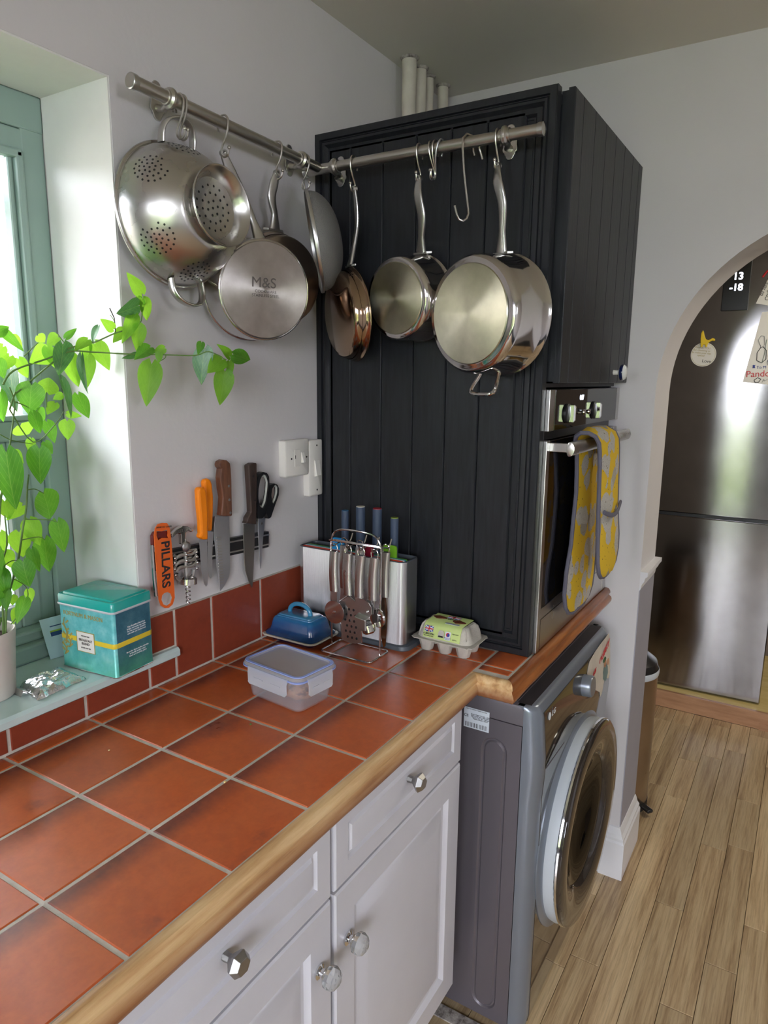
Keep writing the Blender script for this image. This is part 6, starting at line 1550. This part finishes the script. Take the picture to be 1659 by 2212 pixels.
# card leaning on the window frame
cd = thing('postcard', 'pale blue card with blue and green stripes leaning on the window frame behind the tin', 'card', (.19, .140, ZS))
simple('card_blue', srgb(186, 214, 218), .6); simple('card_navy', srgb(40, 74, 120), .6); simple('card_green', srgb(150, 180, 60), .6)
cu_, cv_, cn_ = Vector((.99, -.12, 0)).normalized(), Vector((-.10, .17, 1)).normalized(), Vector((-.12, -.99, .17)).normalized()
co = Vector((.180, .1335, ZS+.0005))
def cq(a, b, c, d, k0, k1, mat, nm, par): return MB().rings([[co+cu_*x+cv_*y+cn_*k for x, y in ((a, b), (c, b), (c, d), (a, d))] for k in (k0, k1)]).build(nm, mat, par, smooth=0)
c0 = cq(-.003, 0, .075, .078, 0, .0012, 'card_blue', 'card', cd)
cq(.010, .044, .07, .050, .001, .0016, 'card_navy', 'printed_stripe', c0); cq(.010, .050, .07, .053, .001, .0016, 'card_green', 'printed_stripe', c0); cq(.012, .060, .07, .062, .001, .0016, 'card_navy', 'printed_line', c0); cq(.010, .042, .07, .044, .001, .0016, 'card_navy', 'printed_line', c0)
cl = thing('bulldog_clip', 'small shiny metal clip lying between the plant pot and the foil packet', 'clip', (.066, .045, ZS))
MB().prism([(-.008, 0), (.008, 0), (.002, .009), (-.002, .009)], (.066, .045, ZS), (1, 0, 0), (0, 0, 1), (0, 1, 0), -.012, .012).build('jaw', 'chrome', cl, smooth=0, bevel=.0006)
twig([(.064, .034, ZS+.0085), (.067, .022, ZS+.006), (.071, .012, ZS+.0018), (.074, .020, ZS+.0022)], .001).build('lever', 'chrome', cl)

# ---- potted plant
pp = thing('potted_chilli_plant', 'leafy bright green potted plant with long arching branches, left end of the sill', 'plant', (.030, .085, ZS))
MB().lathe([(0, 0), (.042, 0), (.045, .003), (.0515, .095), (.0530, .112), (.0520, .1145), (.0495, .1130), (.0480, .100), (.046, .09), (0, .09)], (.030, .085, ZS), (0, 0, 1), 48).build('pot', 'terracotta_pot', pp)
MB().lathe([(.0478, .096), (.030, .101), (0, .103)], (.030, .085, ZS), (0, 0, 1), 32).build('soil', 'soil', pp)
for r, pts in STEMS:
    P = smooth_pts([(x/1000, y/1000, z/1000) for x, y, z in pts], 4)
    MB().tube(P, [r/1000*(1-.45*i/len(P)) for i in range(len(P))], 7).build('stem', 'stem_green', pp)
twig([(.040, .080, ZS+.10), (.052, .072, 1.08), (.054, .060, 1.10)], .0024).build('stem', 'stem_green', pp)
twig([(.030, .085, ZS+.10), (.045, .07, 1.14), (.060, .060, 1.22), (.070, .055, 1.30), (.084, .055, 1.31)], .002).build('stem', 'stem_green', pp)
def leaf_mat(name, c1, c2, tr, tw, rough):
    t = NT(name); v = t.coords((1, 1, 1), 'Generated'); f = t.noise(v, 5, 5, .6); col = t.ramp(f, [(.3, c1), (.7, c2)])
    tc = t.n('ShaderNodeTexCoord'); s = t.n('ShaderNodeSeparateXYZ'); t.l(tc.outputs['Generated'], s.inputs[0])
    # pale midrib
    a = t.n('ShaderNodeMath', operation='SUBTRACT'); t.l(s.outputs[0], a.inputs[0]); a.inputs[1].default_value = .5
    b = t.n('ShaderNodeMath', operation='ABSOLUTE'); t.l(a.outputs[0], b.inputs[0])
    # side veins: stripes in y - k|x|
    k = t.n('ShaderNodeMath', operation='MULTIPLY_ADD'); t.l(b.outputs[0], k.inputs[0]); k.inputs[1].default_value = 1.1; t.l(s.outputs[1], k.inputs[2])
    sn_ = t.n('ShaderNodeMath', operation='MULTIPLY'); t.l(k.outputs[0], sn_.inputs[0]); sn_.inputs[1].default_value = 40
    si = t.n('ShaderNodeMath', operation='SINE'); t.l(sn_.outputs[0], si.inputs[0])
    g = t.n('ShaderNodeMath', operation='GREATER_THAN'); t.l(si.outputs[0], g.inputs[0]); g.inputs[1].default_value = .965
    lt = t.n('ShaderNodeMath', operation='LESS_THAN'); t.l(b.outputs[0], lt.inputs[0]); lt.inputs[1].default_value = .014
    mx = t.n('ShaderNodeMath', operation='MAXIMUM'); t.l(g.outputs[0], mx.inputs[0]); t.l(lt.outputs[0], mx.inputs[1])
    mm = t.n('ShaderNodeMath', operation='MULTIPLY'); t.l(mx.outputs[0], mm.inputs[0]); mm.inputs[1].default_value = .35
    col = t.mix(mm.outputs[0], col, srgb(170, 200, 110))
    p = t.n('ShaderNodeBsdfPrincipled'); t.l(col, p.inputs['Base Color']); p.inputs['Roughness'].default_value = rough
    tl = t.n('ShaderNodeBsdfTranslucent'); tl.inputs[0].default_value = tr
    ms = t.n('ShaderNodeMixShader'); ms.inputs[0].default_value = tw; t.l(p.outputs[0], ms.inputs[1]); t.l(tl.outputs[0], ms.inputs[2]); t.l(ms.outputs[0], t.out.inputs['Surface']); M[name] = t.m
leaf_mat('leaf_backlit', srgb(96, 160, 40), srgb(130, 190, 60), srgb(160, 215, 60), .55, .5)  # backlit leaves: window light from behind put into the brighter colour
leaf_mat('leaf_mid', srgb(70, 130, 40), srgb(100, 158, 60), srgb(120, 190, 50), .42, .45)
leaf_mat('leaf_deep', srgb(50, 110, 34), srgb(74, 138, 46), srgb(110, 180, 40), .35, .45)
leaf_mat('leaf_matt', srgb(60, 108, 66), srgb(92, 138, 92), srgb(90, 150, 60), .2, .4)
leaf_proto = {}
def leaf_mesh(kind, variant):
    key = (kind, variant)
    if key in leaf_proto: return leaf_proto[key]
    m = MB(); N = 12; W = [-1, -.66, -.33, 0, .33, .66, 1]
    for i in range(N+1):
        u = i/N
        w = .5*(math.sin(PI*min(1, u)**.62)**.82)*(1-.25*u) if 0 < u < 1 else 0
        if i == 0: w = .10
        for s in W:
            x = s*w; y = u - .07*abs(s)*(1-u)**3*2
            z = .10*abs(x)*(1+variant*.6) - .16*u*u*(1+.5*variant) + .012*math.sin(9*u+s*3+variant*2)*(abs(s))
            m.v.append((x*1.12, y, z))
    n = len(W)
    for i in range(N):
        for j in range(n-1): a = i*n+j; m.f.append((a, a+1, a+n+1, a+n))
    mat = {'b': 'leaf_backlit', 'g': 'leaf_mid', 'G': 'leaf_deep', 'd': 'leaf_matt'}[kind]
    me = bpy.data.meshes.new('leaf'); me.from_pydata(m.v, [], m.f); me.materials.append(M[mat]); me.polygons.foreach_set('use_smooth', [True]*len(me.polygons))
    leaf_proto[key] = me; return me
# the bushy side of the plant that runs on past the left edge of the view
_r = random.Random(9)
for _k in range(26):
    _z = 1120+_k*17; _x = _r.randint(-70, 42); _y = _r.randint(15, 95); _L = _r.randint(42, 72)
    LEAVES.append((_x, _y, _z, _x+_r.randint(-22, 18), _y-_r.randint(0, 14), _z-_L, int(_L*.62), _r.randint(-35, 35), _r.choice('bgGg')))
for _p in ([(.022, .09, 1.06), (.0, .075, 1.18), (-.02, .06, 1.34), (-.01, .05, 1.46), (.03, .05, 1.54)], [(.03, .09, 1.06), (-.03, .06, 1.2), (-.06, .05, 1.38), (-.05, .04, 1.5)]):
    twig(_p, .0019).build('stem', 'stem_green', pp)
for i, (x0, y0, z0, x1, y1, z1, w, roll, kd) in enumerate(LEAVES):
    p = Vector((x0, y0, z0))/1000; q = Vector((x1, y1, z1))/1000; L = (q-p).length; d_ = (q-p)/L
    if max(p.x, q.x) > .262 and max(p.y, q.y) > -.012:   # keep clear of the reveal
        sh_ = -.018-max(p.y, q.y) if p.x > .262 else 0
        p.y += sh_; q.y += sh_
    nn = (Vector((-.6, -.8, .15))); nn = (nn-d_*nn.dot(d_)).normalized(); nn = Matrix.Rotation(math.radians(roll), 3, d_) @ nn
    xx = d_.cross(nn)
    o = bpy.data.objects.new('leaf', leaf_mesh(kd, i % 3)); COL.objects.link(o); o.parent = pp; o.matrix_parent_inverse = Matrix.Translation(-Vector(pp.location))
    W_ = w/1000
    o.matrix_basis = Matrix(((xx.x*W_, d_.x*L, nn.x*L*.8, p.x), (xx.y*W_, d_.y*L, nn.y*L*.8, p.y), (xx.z*W_, d_.z*L, nn.z*L*.8, p.z), (0, 0, 0, 1)))
MB().tube([(.241, -.027, 1.559), (.240, -.027, 1.583), (.233, -.026, 1.598)], .0009, 6).build('dry_stalk', 'old_wood', pp)
